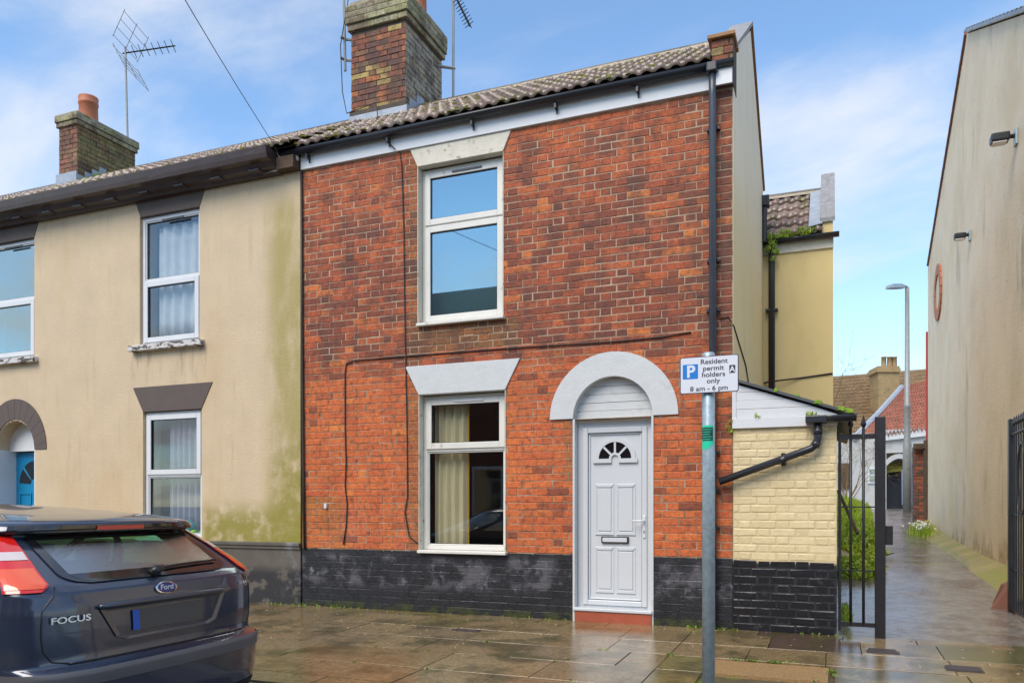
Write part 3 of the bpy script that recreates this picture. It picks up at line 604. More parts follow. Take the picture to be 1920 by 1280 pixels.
# lintels, arch
def lintel(parent, xa, xb, z0, z1, fl, m, y=-0.016, shear=0.0):
    return MB().prism([(xa, z0), (xb, z0), (xb + fl, z1), (xa - fl, z1)], y, 0.10).build('lintel', m, parent, bevel=0.004)
lintel(house, UW[0], UW[1], UW[3] - 0.01, 5.449, 0.10, 'paint_white_dirty')
lintel(house, LW[0], LW[1], LW[3] - 0.01, 2.89, 0.18, 'paint_white')
ar = MB(); k = 30; out = [(ACX + ARO * math.cos(math.pi * i / k), ACZ + 0.005 + (ARO - 0.005) * math.sin(math.pi * i / k)) for i in range(k + 1)]; inn = [(ACX + ARI * math.cos(math.pi * i / k), ACZ + 0.005 + ARI * math.sin(math.pi * i / k)) for i in range(k + 1)]
for i in range(k): ar.prism([out[i], out[i + 1], inn[i + 1], inn[i]], -0.018, 0.16)
ar.build('arch', 'paint_white', house)
# white painted reveals
for (xa, xb, za, zb) in (UW, LW):
    box('reveal', 'paint_white_dirty', house, xa - 0.004, xa + 0.004, -0.006, 0.24, za, zb)
    box('reveal', 'paint_white_dirty', house, xb - 0.004, xb + 0.004, -0.006, 0.24, za, zb)
YF = 0.105
window(house, UW[0] + 0.006, UW[1] - 0.006, UW[2] + 0.02, UW[3] - 0.02, YF, [(UW[2] + 0.02, 4.55, True), (4.55, UW[3] - 0.02, True)], pane='pane_up', m='upvc_old', sill='upvc_old', label='upper white window with bluish panes')
window(house, LW[0] + 0.006, LW[1] - 0.006, LW[2] + 0.045, LW[3] - 0.02, YF, [(LW[2] + 0.045, 1.905, False), (1.905, LW[3] - 0.02, True)], m='upvc_old', vent=2, sill='upvc_old', label='lower white window with a cream curtain behind')
curtain('curtain', 'cream pleated curtain drawn aside in the ground floor brick house window', 'curtain_cream', -3.50, -3.06, 0.75, 2.46, 0.26, 4.5, 0.03, edge='curtain_edge')
curtain('curtain', 'narrow ochre curtain edge at the jamb beside the cream pleated curtain', 'curtain_edge', -2.60, -2.50, 0.75, 2.46, 0.27, 1.5, 0.015)
bd = box('sky_tint_sheet', 'reflection_teal', None, UW[0] + 0.02, UW[1] - 0.02, 0.30, 0.305, UW[2] + 0.02, UW[3] - 0.05); tag(bd, 'dull teal sheet added behind the brick house upper window, coloured as reflected sky', 'reflection sheet')  # added sheet, its teal stands in for sky reflected in the panes
# door
box('doorstep', 'step_red', house, DR[0] + 0.02, DR[1] - 0.01, -0.03, 0.2, -0.02, 0.115, bevel=0.008)
for x in (DR[0] - 0.005, DR[1] - 0.016):
    box('door_reveal', 'paint_white', house, x, x + 0.022, -0.010, 0.15, 0.0, ACZ)
YD = 0.10
fr = MB(); a, b = DR[0] + 0.02, DR[1] - 0.02
fr.box(a, a + 0.07, YD, YD + 0.07, 0.116, 2.165); fr.box(b - 0.07, b, YD, YD + 0.07, 0.116, 2.165); fr.box(a + 0.07, b - 0.07, YD, YD + 0.07, 2.085, 2.165); fr.box(a + 0.07, b - 0.07, YD, YD + 0.07, 0.116, 0.175)
door = fr.build('door', 'door_white', house, bevel=0.006, label='white panelled front door with a small fanlight')
box('threshold', 'door_white', door, DR[0] + 0.005, DR[1] - 0.005, -0.045, YD - 0.001, 0.118, 0.150, bevel=0.006)
la, lb, lz0, lz1 = a + 0.062, b - 0.062, 0.172, 2.09
dw = lb - la
box('leaf', 'door_white', door, la + 0.05, lb - 0.05, YD + 0.02, YD + 0.05, lz0 + 0.05, lz1 - 0.05)
sf = MB(); sf.box(la, la + 0.055, YD - 0.018, YD + 0.05, lz0, lz1); sf.box(lb - 0.055, lb, YD - 0.018, YD + 0.05, lz0, lz1); sf.box(la + 0.055, lb - 0.055, YD - 0.018, YD + 0.05, lz1 - 0.055, lz1); sf.box(la + 0.055, lb - 0.055, YD - 0.018, YD + 0.05, lz0, lz0 + 0.055)
sf.build('door_sash', 'door_white', door, bevel=0.008)
ia, ib, iz0, iz1 = la + 0.055, lb - 0.055, lz0 + 0.055, lz1 - 0.055; iw = ib - ia
rm = MB(); e = 0.022
rm.box(ia + 0.006, ia + e, YD + 0.004, YD + 0.025, iz0 + 0.006, iz1 - 0.006); rm.box(ib - e, ib - 0.006, YD + 0.004, YD + 0.025, iz0 + 0.006, iz1 - 0.006); rm.box(ia + e, ib - e, YD + 0.004, YD + 0.025, iz1 - e, iz1 - 0.006); rm.box(ia + e, ib - e, YD + 0.004, YD + 0.025, iz0 + 0.006, iz0 + e)
rm.build('moulding', 'door_white', door, bevel=0.006)
for px in (ia + 0.075, ib - 0.075 - 0.21):
    for z0, z1 in ((0.305, 0.80), (0.93, 1.48)):
        pm = MB(); X1 = px + 0.21; e = 0.018
        pm.prism([(px, z1), (X1, z1), (X1 - 0.03, z1 - 0.035), (px + 0.03, z1 - 0.035)][::-1], YD + 0.008, YD + 0.022)
        pm.prism([(px, z0), (px + 0.03, z0 + 0.035), (X1 - 0.03, z0 + 0.035), (X1, z0)][::-1], YD + 0.008, YD + 0.022)
        pm.box(px, px + e, YD + 0.014, YD + 0.022, z0, z1); pm.box(X1 - e, X1, YD + 0.014, YD + 0.022, z0, z1); pm.box(px + 0.032, X1 - 0.032, YD + 0.010, YD + 0.022, z0 + 0.045, z1 - 0.045)
        pm.build('panel', 'door_white', door, bevel=0.005)
fx = (ia + ib) / 2; fz = 1.755; ro, ri = 0.225, 0.18
fm = MB(); k = 22
for i in range(k):
    t0, t1 = math.pi * i / k, math.pi * (i + 1) / k
    fm.prism([(fx + ro * math.cos(t0), fz + ro * math.sin(t0)), (fx + ro * math.cos(t1), fz + ro * math.sin(t1)), (fx + ri * math.cos(t1), fz + ri * math.sin(t1)), (fx + ri * math.cos(t0), fz + ri * math.sin(t0))], YD - 0.002, YD + 0.022)
    fm.prism([(fx + 0.065 * math.cos(t0), fz + 0.065 * math.sin(t0)), (fx + 0.065 * math.cos(t1), fz + 0.065 * math.sin(t1)), (fx + 0.04 * math.cos(t1), fz + 0.04 * math.sin(t1)), (fx + 0.04 * math.cos(t0), fz + 0.04 * math.sin(t0))], YD, YD + 0.022)
fm.box(fx - ro - 0.02, fx - 0.04, YD - 0.004, YD + 0.022, fz - 0.045, fz); fm.box(fx + 0.04, fx + ro + 0.02, YD - 0.004, YD + 0.022, fz - 0.045, fz)
fan = fm.build('fanlight', 'door_white', door)
for t in (45, 90, 135):
    c_, s_ = math.cos(R(t)), math.sin(R(t)); hw = 0.011
    MB().prism([(fx + 0.06 * c_ + hw * s_, fz + 0.06 * s_ - hw * c_), (fx + 0.185 * c_ + hw * s_, fz + 0.185 * s_ - hw * c_), (fx + 0.185 * c_ - hw * s_, fz + 0.185 * s_ + hw * c_), (fx + 0.06 * c_ - hw * s_, fz + 0.06 * s_ + hw * c_)], YD + 0.002, YD + 0.021).build('glazing_bar', 'door_white', fan)
for t in range(4):
    t0, t1 = R(45 * t + 1), R(45 * t + 44); seg = [(fx + 0.184 * math.cos(t0 + (t1 - t0) * q / 5), fz + 0.184 * math.sin(t0 + (t1 - t0) * q / 5)) for q in range(6)] + [(fx + 0.062 * math.cos(t1), fz + 0.062 * math.sin(t1)), (fx + 0.062 * math.cos(t0), fz + 0.062 * math.sin(t0))]
    MB().prism(seg, YD + 0.012, YD + 0.019).build('fan_pane', 'gloss_black', fan)
lx = fx; lbx = MB(); lbx.box(lx - 0.15, lx + 0.15, YD - 0.004, YD + 0.019, 0.845, 0.915); lbo = lbx.build('letterbox', 'trim_black', door, bevel=0.003)
box('flap', 'door_white', lbo, lx - 0.135, lx + 0.135, YD - 0.010, YD - 0.0045, 0.857, 0.903, bevel=0.003)
hx = lb - 0.028
hp = MB(); hp.box(hx - 0.016, hx + 0.016, YD - 0.030, YD - 0.0185, 0.905, 1.145); hdl = hp.build('handle', 'upvc', door, bevel=0.006)
MB().tube([(hx, YD - 0.03, 1.085), (hx, YD - 0.065, 1.085), (hx - 0.03, YD - 0.072, 1.087), (hx - 0.125, YD - 0.068, 1.085)], 0.010, 8).build('lever', 'upvc', hdl, smooth=True)
MB().box(hx - 0.005, hx + 0.005, YD - 0.033, YD - 0.029, 0.955, 0.985).build('keyhole', 'trim_black', hdl)
for i in range(5):      # boards filling the arch
    z0 = 2.185 + i * 0.088; z1 = z0 + 0.085
    if i == 4: z1 = ACZ + ARI - 0.002
    zz = min(z0 - ACZ, ARI - 0.01); hw = math.sqrt(max(0.0004, ARI ** 2 - max(0, zz) ** 2)) + 0.02
    m_ = MB(); m_.prism([(ACX - hw, z0), (ACX + hw, z0), (ACX + hw, z1), (ACX - hw, z1)], 0.085 + 0.004 * (i % 2), 0.10); m_.build('board', 'paint_white', house, bevel=0.004)
box('board_rail', 'upvc_old', house, DR[0] + 0.01, DR[1] - 0.01, 0.075, 0.099, 2.155, 2.19, bevel=0.004)
# cables on the wall
def wire(name, pts, r, m, parent): return MB().tube(pts, r, 6).build(name, m, parent, smooth=True)
def P(x, y, dy=-0.012): v = on_y(x, y, 0); return (v.x, dy, v.z)
wire('wall_cable', [P(738, 268), P(750, 285), P(754, 310), P(758, 430), P(760, 600), P(762, 700), P(764, 800), P(765, 930), P(760, 960), P(768, 1005), P(784, 1018)], 0.007, 'cable', house)
wire('wall_cable', [P(1296, 623), P(1240, 632), P(1160, 640), P(1000, 650), P(900, 657), P(760, 668), P(665, 676), P(650, 682), P(648, 700), P(648, 800), P(650, 870), P(648, 910), P(652, 945), P(650, 985), P(645, 1020)], 0.008, 'cable', house)
wire('wall_cable', [P(567, 320, -0.02), P(568, 600, -0.02), P(571, 900, -0.02), P(573, 1030, -0.02)], 0.016, 'cable', house)
wire('wall_cable', [P(1349, 598), P(1366, 594), (0.012, 0.02, 3.05), (0.012, 1.2, 2.85), (0.012, 2.1, 2.4), (0.012, 2.6, 2.55), (0.012, 3.6, 2.3)], 0.007, 'cable', house)
box('wall_bracket', 'upvc', house, *(lambda v: (v.x - 0.018, v.x + 0.018, -0.03, 0.0, v.z - 0.03, v.z + 0.03))(on_y(612, 948)), bevel=0.004)

# ------------------------------------------------------------------ roof tiles
def tile_mesh(name, wd, ln, m, rolls=2, amp=0.026, th=0.016):
    """one tile: x across 0..wd, y up the slope 0..ln, z height"""
    n = rolls * 8; vs = []; fs = []
    def h(t):
        u = (t * rolls) % 1.0; return amp * (math.sin(math.pi * clamp((u - 0.30) / 0.70)) ** 0.8 if u > 0.30 else 0.0)
    for j, (y, lift) in enumerate(((0, 0.048), (ln, 0.0))):
        for i in range(n + 1): vs.append((wd * i / n, y, h(i / n * 0.9999) + lift))
    for i in range(n + 1): vs.append((wd * i / n, 0, h(i / n * 0.9999) + 0.048 - th * 1.4))
    k = n + 1
    for i in range(n): fs += [(i, i + 1, k + i + 1, k + i), (2 * k + i, 2 * k + i + 1, i + 1, i)]
    me = bpy.data.meshes.new(name); me.from_pydata(vs, [], fs); me.materials.append(MATS[m]); me.shade_smooth()
    return me
tile_me = tile_mesh('roof_tile', 0.30, 0.345, 'tile_o', 2, 0.026, 0.034)
def tcol():
    r = random.random()
    return lerp((0.13, 0.085, 0.070), (0.25, 0.175, 0.145), r) if random.random() < 0.75 else lerp((0.20, 0.15, 0.13), (0.13, 0.10, 0.05), r)
def tile_roof(parent, x0, x1, ye, ze, yr, zr, mossy=1.0, underlay=True):
    """front slope from eave (ye,ze) to ridge (yr,zr), plus a plain rear slope"""
    sl_ = math.hypot(yr - ye, zr - ze); an = math.atan2(zr - ze, yr - ye); nr = max(1, round(sl_ / 0.315)); ga = sl_ / nr; nc = max(1, round((x1 - x0) / 0.30)); wx = (x1 - x0) / nc
    mm = MB(); mm.mesh([(x0, ye + 0.02, ze - 0.03), (x1, ye + 0.02, ze - 0.03), (x1, yr, zr - 0.03), (x0, yr, zr - 0.03), (x1, 2 * yr - ye, ze - 0.03), (x0, 2 * yr - ye, ze - 0.03)], [(0, 1, 2, 3), (3, 2, 4, 5)])
    ro_ = mm.build('roof', 'mortar_dark', parent)
    ms = MB()
    for r_ in range(nr):
        y = ye + (yr - ye) * r_ / nr; z = ze + (zr - ze) * r_ / nr
        for c in range(nc):
            X = x0 + c * wx
            place('roof_tile', tile_me, ro_, (X, y, z + random.uniform(-0.003, 0.003)), tcol(), (an, 0, random.uniform(-0.006, 0.006)), (wx / 0.30 * 1.002, ga / 0.315, 1))
            for q in range(3):
                if random.random() < 0.8 * mossy:
                    px = X + random.uniform(0, wx); u = random.uniform(-0.01, 0.03); ry = y + u * math.cos(an); rz_ = z + u * math.sin(an) + 0.035
                    rr = random.uniform(0.014, 0.040); vs = []; n = 6
                    for lv, (rad, hh) in enumerate(((1, -0.3), (0.8, 0.5), (0.3, 0.95))):
                        for s in range(n): t = 6.283 * s / n + lv; j = random.uniform(0.75, 1.25); vs.append((px + rr * rad * j * math.cos(t) * 1.5, ry + rr * rad * j * math.sin(t) * 0.9 - 0.006, rz_ + rr * hh))
                    fs = [(lv * n + s, lv * n + (s + 1) % n, (lv + 1) * n + (s + 1) % n, (lv + 1) * n + s) for lv in range(2) for s in range(n)] + [tuple(2 * n + s for s in range(n))]
                    ms.mesh(vs, fs)
    if ms.v: ms.build('moss', 'moss', ro_, kind='stuff')
    x = x0; rid = bpy.data.meshes.new('ridge_tile'); vs = []; n = 8
    for xx in (0, 0.45):
        for rad in (0.125, 0.105):
            for i in range(n + 1): a = math.pi * i / n; vs.append((xx, rad * math.cos(a), rad * 0.85 * math.sin(a)))
    k = n + 1; fs = []
    for i in range(n): fs += [(i, i + 1, 2 * k + i + 1, 2 * k + i), (i + 1, i, k + i, k + i + 1)]
    rid.from_pydata(vs, [], fs); rid.materials.append(MATS['tile_o'])
    while x < x1 - 0.1:
        wv = min(0.45, x1 - x); place('ridge_tile', rid, ro_, (x, yr, zr - 0.035), lerp((0.10, 0.07, 0.05), (0.19, 0.15, 0.09), random.random()), (0, 0, random.uniform(-0.01, 0.01)), (wv / 0.45, 1, 1)); x += wv
    return ro_
random.seed(9)
EY, EZ = -0.13, ZE + 0.235
house_roof = tile_roof(house, XL, -0.20, EY, EZ, RIDGE_Y, RIDGE_Z)
ld = MB(); ld.quad((-0.40, EY + 0.02, EZ + 0.07), (-0.195, EY + 0.02, EZ + 0.07), (-0.195, 0.62, rz(0.62) + 0.07), (-0.40, 0.62, rz(0.62) + 0.07)); lead_o = ld.build('flashing', 'lead', house_roof); lead_o.modifiers.new('Solidify', 'SOLIDIFY').thickness = 0.01

# ------------------------------------------------------------------ chimneys
CAPC = [(0.36, 0.32, 0.20), (0.30, 0.28, 0.17), (0.33, 0.31, 0.16), (0.40, 0.35, 0.23), (0.27, 0.26, 0.12)]
def chimney(parent, x0, x1, y0, y1, z0, z1, capsteps, pots, colors, side_colors, mat_core='mortar_dark'):
    m = MB(); m.box(x0 + 0.008, x1 - 0.008, y0 + 0.008, y1 - 0.008, z0, z1); ch = m.build('chimney', mat_core, parent)
    row = 0; z = z0 + 0.004
    while z + 0.07 < z1 + 0.005:
        for p, q in flemish(x0, x1, row): place('brick', brick_data('brick_o', q - p), ch, (p, y0 - 0.002 + random.uniform(-0.003, 0.003), z), random.choice(colors), None, ((q - p) / max(0.03, round(q - p, 2)), 1, 1))
        for p, q in flemish(y0, y1, row + 1): place('brick', brick_data('brick_o', q - p), ch, (x1 + 0.002 + random.uniform(-0.003, 0.003), p, z), random.choice(side_colors), (0, 0, R(90)), ((q - p) / max(0.03, round(q - p, 2)), 1, 1))
        row += 1; z += CO
    for (e, za, zb, mm) in capsteps:
        z = za
        while z + 0.07 < zb + 0.02 and e > 0.025:
            for p, q in flemish(x0 - e, x1 + e, row): place('brick', brick_data('brick_o', q - p), ch, (p, y0 - e - 0.006, z), random.choice(CAPC), None, ((q - p) / max(0.03, round(q - p, 2)), 1, 1))
            for p, q in flemish(y0 - e, y1 + e, row + 1): place('brick', brick_data('brick_o', q - p), ch, (x1 + e + 0.006, p, z), random.choice(CAPC), (0, 0, R(90)), ((q - p) / max(0.03, round(q - p, 2)), 1, 1))
            row += 1; z += 0.085
        box('chimney_cap', mm, ch, x0 - e, x1 + e, y0 - e, y1 + e, za, zb, bevel=0.012)
    for (px, py, r, za, zb) in pots:
        MB().lathe([(r * 1.05, za), (r, za + 0.05), (r * 0.95, zb - 0.14), (r * 1.02, zb - 0.13), (r * 1.02, zb - 0.10), (r * 0.97, zb - 0.09), (r * 1.02, zb - 0.02), (r * 1.0, zb), (r * 0.8, zb), (r * 0.78, zb - 0.2)], px, py, 24).build('chimney_pot', 'terracotta', ch, smooth=True)
    return ch
random.seed(17)
RC = [(0.20, 0.065, 0.04), (0.25, 0.075, 0.04), (0.15, 0.06, 0.045), (0.11, 0.06, 0.045), (0.29, 0.095, 0.045), (0.20, 0.10, 0.05), (0.16, 0.09, 0.05), (0.40, 0.14, 0.05), (0.42, 0.30, 0.10)]
SC = [(0.40, 0.36, 0.27), (0.34, 0.30, 0.23), (0.43, 0.38, 0.28), (0.30, 0.26, 0.20), (0.40, 0.32, 0.21), (0.36, 0.33, 0.24)]
CX0, CX1, CY0, CY1 = -5.44, -4.55, 1.38, 2.48
main_ch = chimney(house, CX0, CX1, CY0, CY1, 6.35, 8.0, [(0.035, 8.0, 8.09, 'cement'), (0.06, 8.09, 8.36, 'cement'), (0.02, 8.36, 8.42, 'cement')], [(-4.80, 2.20, 0.125, 8.42, 9.05), (-5.15, 1.75, 0.125, 8.42, 9.0)], RC, SC)
fl = MB(); fl.box(CX0 - 0.02, CX1 + 0.03, CY0 - 0.022, CY0 - 0.004, rz(CY0) - 0.02, rz(CY0) + 0.17)
fl.mesh([(CX0 - 0.05, CY0 - 0.02, rz(CY0) + 0.08), (CX1 + 0.05, CY0 - 0.02, rz(CY0) + 0.08), (CX1 + 0.05, CY0 - 0.22, rz(CY0 - 0.22) + 0.065), (CX0 - 0.05, CY0 - 0.22, rz(CY0 - 0.22) + 0.065)], [(0, 1, 2, 3)])
for i in range(5):
    y = CY0 + i * 0.10; fl.box(CX1 + 0.006, CX1 + 0.02, y, y + 0.098, rz(y) - 0.02, rz(y) + 0.20 + 0.05 * (i % 2))
fl.build('flashing', 'lead', main_ch)
box('brick_band', 'mortar_dark', main_ch, CX0 - 0.018, CX1 + 0.018, CY0 - 0.018, CY0 + 0.05, rz(CY0) + 0.17, rz(CY0) + 0.24, bevel=0.01)

# ------------------------------------------------------------------ RENDERED HOUSE ON THE LEFT
BX0, BX1 = -15.5, XL - 0.02
beige = thing('rendered_house', (-8, 0, 0), 'beige rendered terrace house with brown lintels and a blue arched door', 'house')
W1 = (-7.96, -6.89, 3.45, 5.24); W2 = (-7.90, -6.855, 0.80, 2.545); W0 = (-11.1, -10.055, 3.45, 5.24); BD = (-10.90, -10.04, 0.0, 2.085); W3 = (-13.9, -12.85, 0.8, 2.545); W4 = (-13.9, -12.85, 3.45, 5.24)
BCX, BCZ, BRI, BRO = -10.47, 2.085, 0.43, 0.68
def bholes(z0, z1):
    h = []
    for (a, b, c, d) in (W1, W2, W0, BD, W3, W4):
        if z1 > c + 0.01 and z0 < d - 0.01: h.append((a, b))
    if z1 > BCZ and z0 < BCZ + BRI: zz = max(0, z0 - BCZ); hw = math.sqrt(max(0, BRI ** 2 - zz ** 2)); h.append((BCX - hw, BCX + hw))
    h.sort(); return h
cuts = sorted({0.0, 5.62} | {v for r_ in (W1, W2, W0, BD) for v in r_[2:]} | {BCZ + k_ * 0.02 for k_ in range(0, 23)} | {0.77})
bw = MB(); bp_ = MB()
for z0, z1 in zip(cuts, cuts[1:]):
    for a, b in spans(BX0, BX1, bholes(z0 + 0.001, z1 - 0.001)): (bp_ if z1 <= 0.771 else bw).box(a, b, -0.012, 0.30, z0, z1)
bw.build('wall', 'render_beige', beige); bp_.build('plinth', 'plinth_grey', beige)
for a, b in ((-9.98, BX1), (BX0, -10.95)): box('plinth_moulding', 'plinth_grey', beige, a, b, -0.045, -0.0125, 0.735, 0.785, bevel=0.012)
MB().box(-9.98, BX1 - 0.001, -0.030, -0.0125, 0.70, 0.734).build('plinth_moulding', 'plinth_grey', beige)
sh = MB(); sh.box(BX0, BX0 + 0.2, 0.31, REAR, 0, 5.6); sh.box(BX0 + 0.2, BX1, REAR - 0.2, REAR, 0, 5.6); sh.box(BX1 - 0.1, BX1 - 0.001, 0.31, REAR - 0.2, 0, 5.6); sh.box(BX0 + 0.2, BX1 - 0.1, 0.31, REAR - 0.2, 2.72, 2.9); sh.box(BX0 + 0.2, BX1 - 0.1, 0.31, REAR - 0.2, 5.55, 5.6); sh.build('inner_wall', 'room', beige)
for q in (W1, W0, W4): lintel(beige, q[0] + 0.02, q[1] - 0.0, q[3] - 0.006, 5.47, 0.10, 'taupe', -0.022)
for q in (W2, W3): lintel(beige, q[0] + 0.01, q[1], q[3] - 0.006, 2.885, 0.19, 'taupe', -0.022)
ar = MB(); k = 26
for i in range(k):
    t0, t1 = math.pi * i / k, math.pi * (i + 1) / k
    ar.prism([(BCX + BRO * math.cos(t0), BCZ + BRO * 1.13 * math.sin(t0)), (BCX + BRO * math.cos(t1), BCZ + BRO * 1.13 * math.sin(t1)), (BCX + BRI * math.cos(t1), BCZ + BRI * 1.08 * math.sin(t1)), (BCX + BRI * math.cos(t0), BCZ + BRI * 1.08 * math.sin(t0))], -0.024 - 0.002 * (i % 2), 0.02)
ar.build('arch', 'taupe', beige)
for q, nm, vent in ((W1, 'upper white window with net curtain and peeling sill', 1), (W0, 'upper white window reflecting the sky', 1), (W4, None, 1)):
    wn_ = window(beige, q[0] + 0.005, q[1] - 0.005, q[2] + 0.01, q[3] - 0.01, 0.03, [(q[2] + 0.01, 4.345, True), (4.345, q[3] - 0.01, False)], vent=vent, pane='pane' if q is W1 else 'pane_up', label=nm)
    box('sill', 'sill_peel', wn_, q[0] - 0.13, q[1] + 0.085, -0.10, 0.028, q[2] - 0.075, q[2] + 0.004, bevel=0.008)
for q in (W2, W3):
    window(beige, q[0] + 0.005, q[1] - 0.005, q[2] + 0.01, q[3] - 0.01, 0.03, [(q[2] + 0.01, 1.665, False), (1.665, q[3] - 0.01, True)], vent=False, sill='upvc')
NC = 'curtains in the rendered house'
curtain('curtain', 'pale net curtain filling the upper window over the peeling sill', 'curtain_net', -7.78, -6.93, 3.55, 5.12, 0.16, 5, 0.03, NC)
curtain('curtain', 'grey lilac pleated curtain in the window above the parked car', 'curtain_grey', -7.60, -6.90, 0.85, 2.45, 0.18, 7, 0.035, NC)
ty = MB(); ty.lathe([(0.02, 0.86), (0.09, 0.90), (0.12, 0.96), (0.08, 1.02), (0.02, 1.05)], -7.22, 0.12, 12); tag(ty.build('soft_toy', 'toy_teal', smooth=True), 'round teal soft toy lying on the window ledge', 'toy')
ty = MB()
for kx, kz, kr in ((-7.40, 0.90, 0.07), (-7.10, 0.88, 0.06), (-7.52, 0.93, 0.055), (-6.98, 0.87, 0.05)): ty.lathe([(kr * math.cos(a), kz + kr * 0.8 * math.sin(a)) for a in (-1.4, -0.8, 0, 0.8, 1.4)], kx, 0.11, 10)
tag(ty.build('soft_toy', 'toy_green', smooth=True), 'lumpy bright green soft toy lying along the window ledge', 'toy')
# blue door, deep reveal
bx = MB(); bx.box(BD[0] - 0.001, BD[0] + 0.02, -0.01, 0.34, 0.0, 2.10); bx.box(BD[1] - 0.02, BD[1] + 0.001, -0.01, 0.34, 0.0, 2.10); bx.build('door_reveal', 'upvc', beige)
bd_ = box('door', 'blue_door', beige, BD[0] + 0.02, BD[1] - 0.02, 0.30, 0.34, 0.05, 2.07, label='bright blue panelled front door')
cxm = (BD[0] + BD[1]) / 2
for sx in (-1, 1):
    for z0, z1 in ((0.25, 0.80), (0.95, 1.45)):
        f = MB(); xa, xb = sorted((cxm + sx * 0.06, cxm + sx * 0.33))
        f.box(xa, xa + 0.025, 0.285, 0.2995, z0, z1); f.box(xb - 0.025, xb, 0.285, 0.2995, z0, z1); f.box(xa + 0.025, xb - 0.025, 0.285, 0.2995, z0, z0 + 0.025); f.box(xa + 0.025, xb - 0.025, 0.285, 0.2995, z1 - 0.025, z1); f.build('panel', 'blue_door', bd_, bevel=0.004)
for q in range(4):
    t0, t1 = R(45 * q + 4), R(45 * q + 41); seg = [(cxm + 0.33 * math.cos(t0 + (t1 - t0) * s / 5), 1.58 + 0.36 * math.sin(t0 + (t1 - t0) * s / 5)) for s in range(6)] + [(cxm + 0.09 * math.cos(t1), 1.58 + 0.09 * math.sin(t1)), (cxm + 0.09 * math.cos(t0), 1.58 + 0.09 * math.sin(t0))]
    MB().prism(seg, 0.292, 0.2995).build('fan_pane', 'gloss_black', bd_)
tm = MB(); tm.prism([(BCX + 0.43 * math.cos(math.pi * i / 24), 2.085 + 0.46 * math.sin(math.pi * i / 24)) for i in range(25)], 0.20, 0.30); tm.build('tympanum', 'upvc', beige)
# eaves: dark timber cornice and box gutter, roof
cn = MB(); prof = [(-0.012, 5.44), (-0.10, 5.44), (-0.12, 5.47), (-0.20, 5.48), (-0.24, 5.535), (-0.33, 5.545), (-0.345, 5.60), (-0.36, 5.68), (-0.30, 5.68), (-0.012, 5.66)]
n = len(prof); xa, xb = BX0, -5.52
cn.mesh([(xa, y, z) for y, z in prof] + [(xb, y, z) for y, z in prof], [tuple(range(n))[::-1], tuple(range(n, 2 * n))] + [(i, (i + 1) % n, n + (i + 1) % n, n + i) for i in range(n)])
cn.build('cornice', 'eave_brown', beige)
for x in [BX0 + 0.3 + 0.62 * i for i in range(16)]:
    if x < -5.8: box('cornice_block', 'eave_brown', beige, x, x + 0.16, -0.225, -0.12, 5.462, 5.479)
lp = MB(); lp.box(-5.518, -5.26, -0.16, -0.0125, 5.45, 5.60); lp.build('rafter_end', 'timber', beige)
lp = MB(); lp.mesh([(-5.75, -0.15, 5.44), (-5.26, -0.10, 5.47), (-5.26, -0.08, 5.52), (-5.75, -0.13, 5.47), (-5.75, -0.012, 5.44), (-5.26, -0.012, 5.47)], [(0, 1, 2, 3), (0, 4, 5, 1)]); lp.build('loose_board', 'sill_peel', beige)
random.seed(10)
beige_roof = tile_roof(beige, -14.2, XL - 0.005, -0.24, 5.70, RIDGE_Y, RIDGE_Z, mossy=1.2)
random.seed(19)
YCs = [(0.24, 0.16, 0.07), (0.27, 0.19, 0.08), (0.21, 0.15, 0.07), (0.25, 0.20, 0.07), (0.20, 0.17, 0.06)]
FCs = [(0.30, 0.13, 0.07), (0.26, 0.12, 0.07), (0.28, 0.16, 0.08), (0.33, 0.12, 0.07)]
left_ch = chimney(beige, -11.38, -10.94, 1.42, 2.62, 6.45, 7.72, [(0.03, 7.72, 7.80, 'cement'), (0.05, 7.80, 7.93, 'cement')], [(-11.20, 1.85, 0.16, 7.93, 8.42)], FCs, YCs)
box('flashing', 'lead', left_ch, -11.42, -10.93, 1.39, 1.418, 6.5, 6.92); fl = MB()
for i in range(4): y = 1.42 + i * 0.14; fl.box(-10.936, -10.92, y, y + 0.135, rz(y) - 0.02, rz(y) + 0.22)
fl.build('flashing', 'lead', left_ch)
ms = MB()
for i in range(16):
    c = Vector((-10.85 + random.uniform(-0.06, 0.10), 1.75 + random.uniform(-0.3, 0.75), 0)); c.z = rz(c.y) + 0.05; rr = random.uniform(0.05, 0.11)
    ms.lathe([(rr, c.z - 0.05), (rr * 0.85, c.z + rr * 0.3), (rr * 0.3, c.z + rr * 0.55)], c.x, c.y, 8)
ms.build('moss', 'moss_bright', left_ch, smooth=True, kind='stuff')

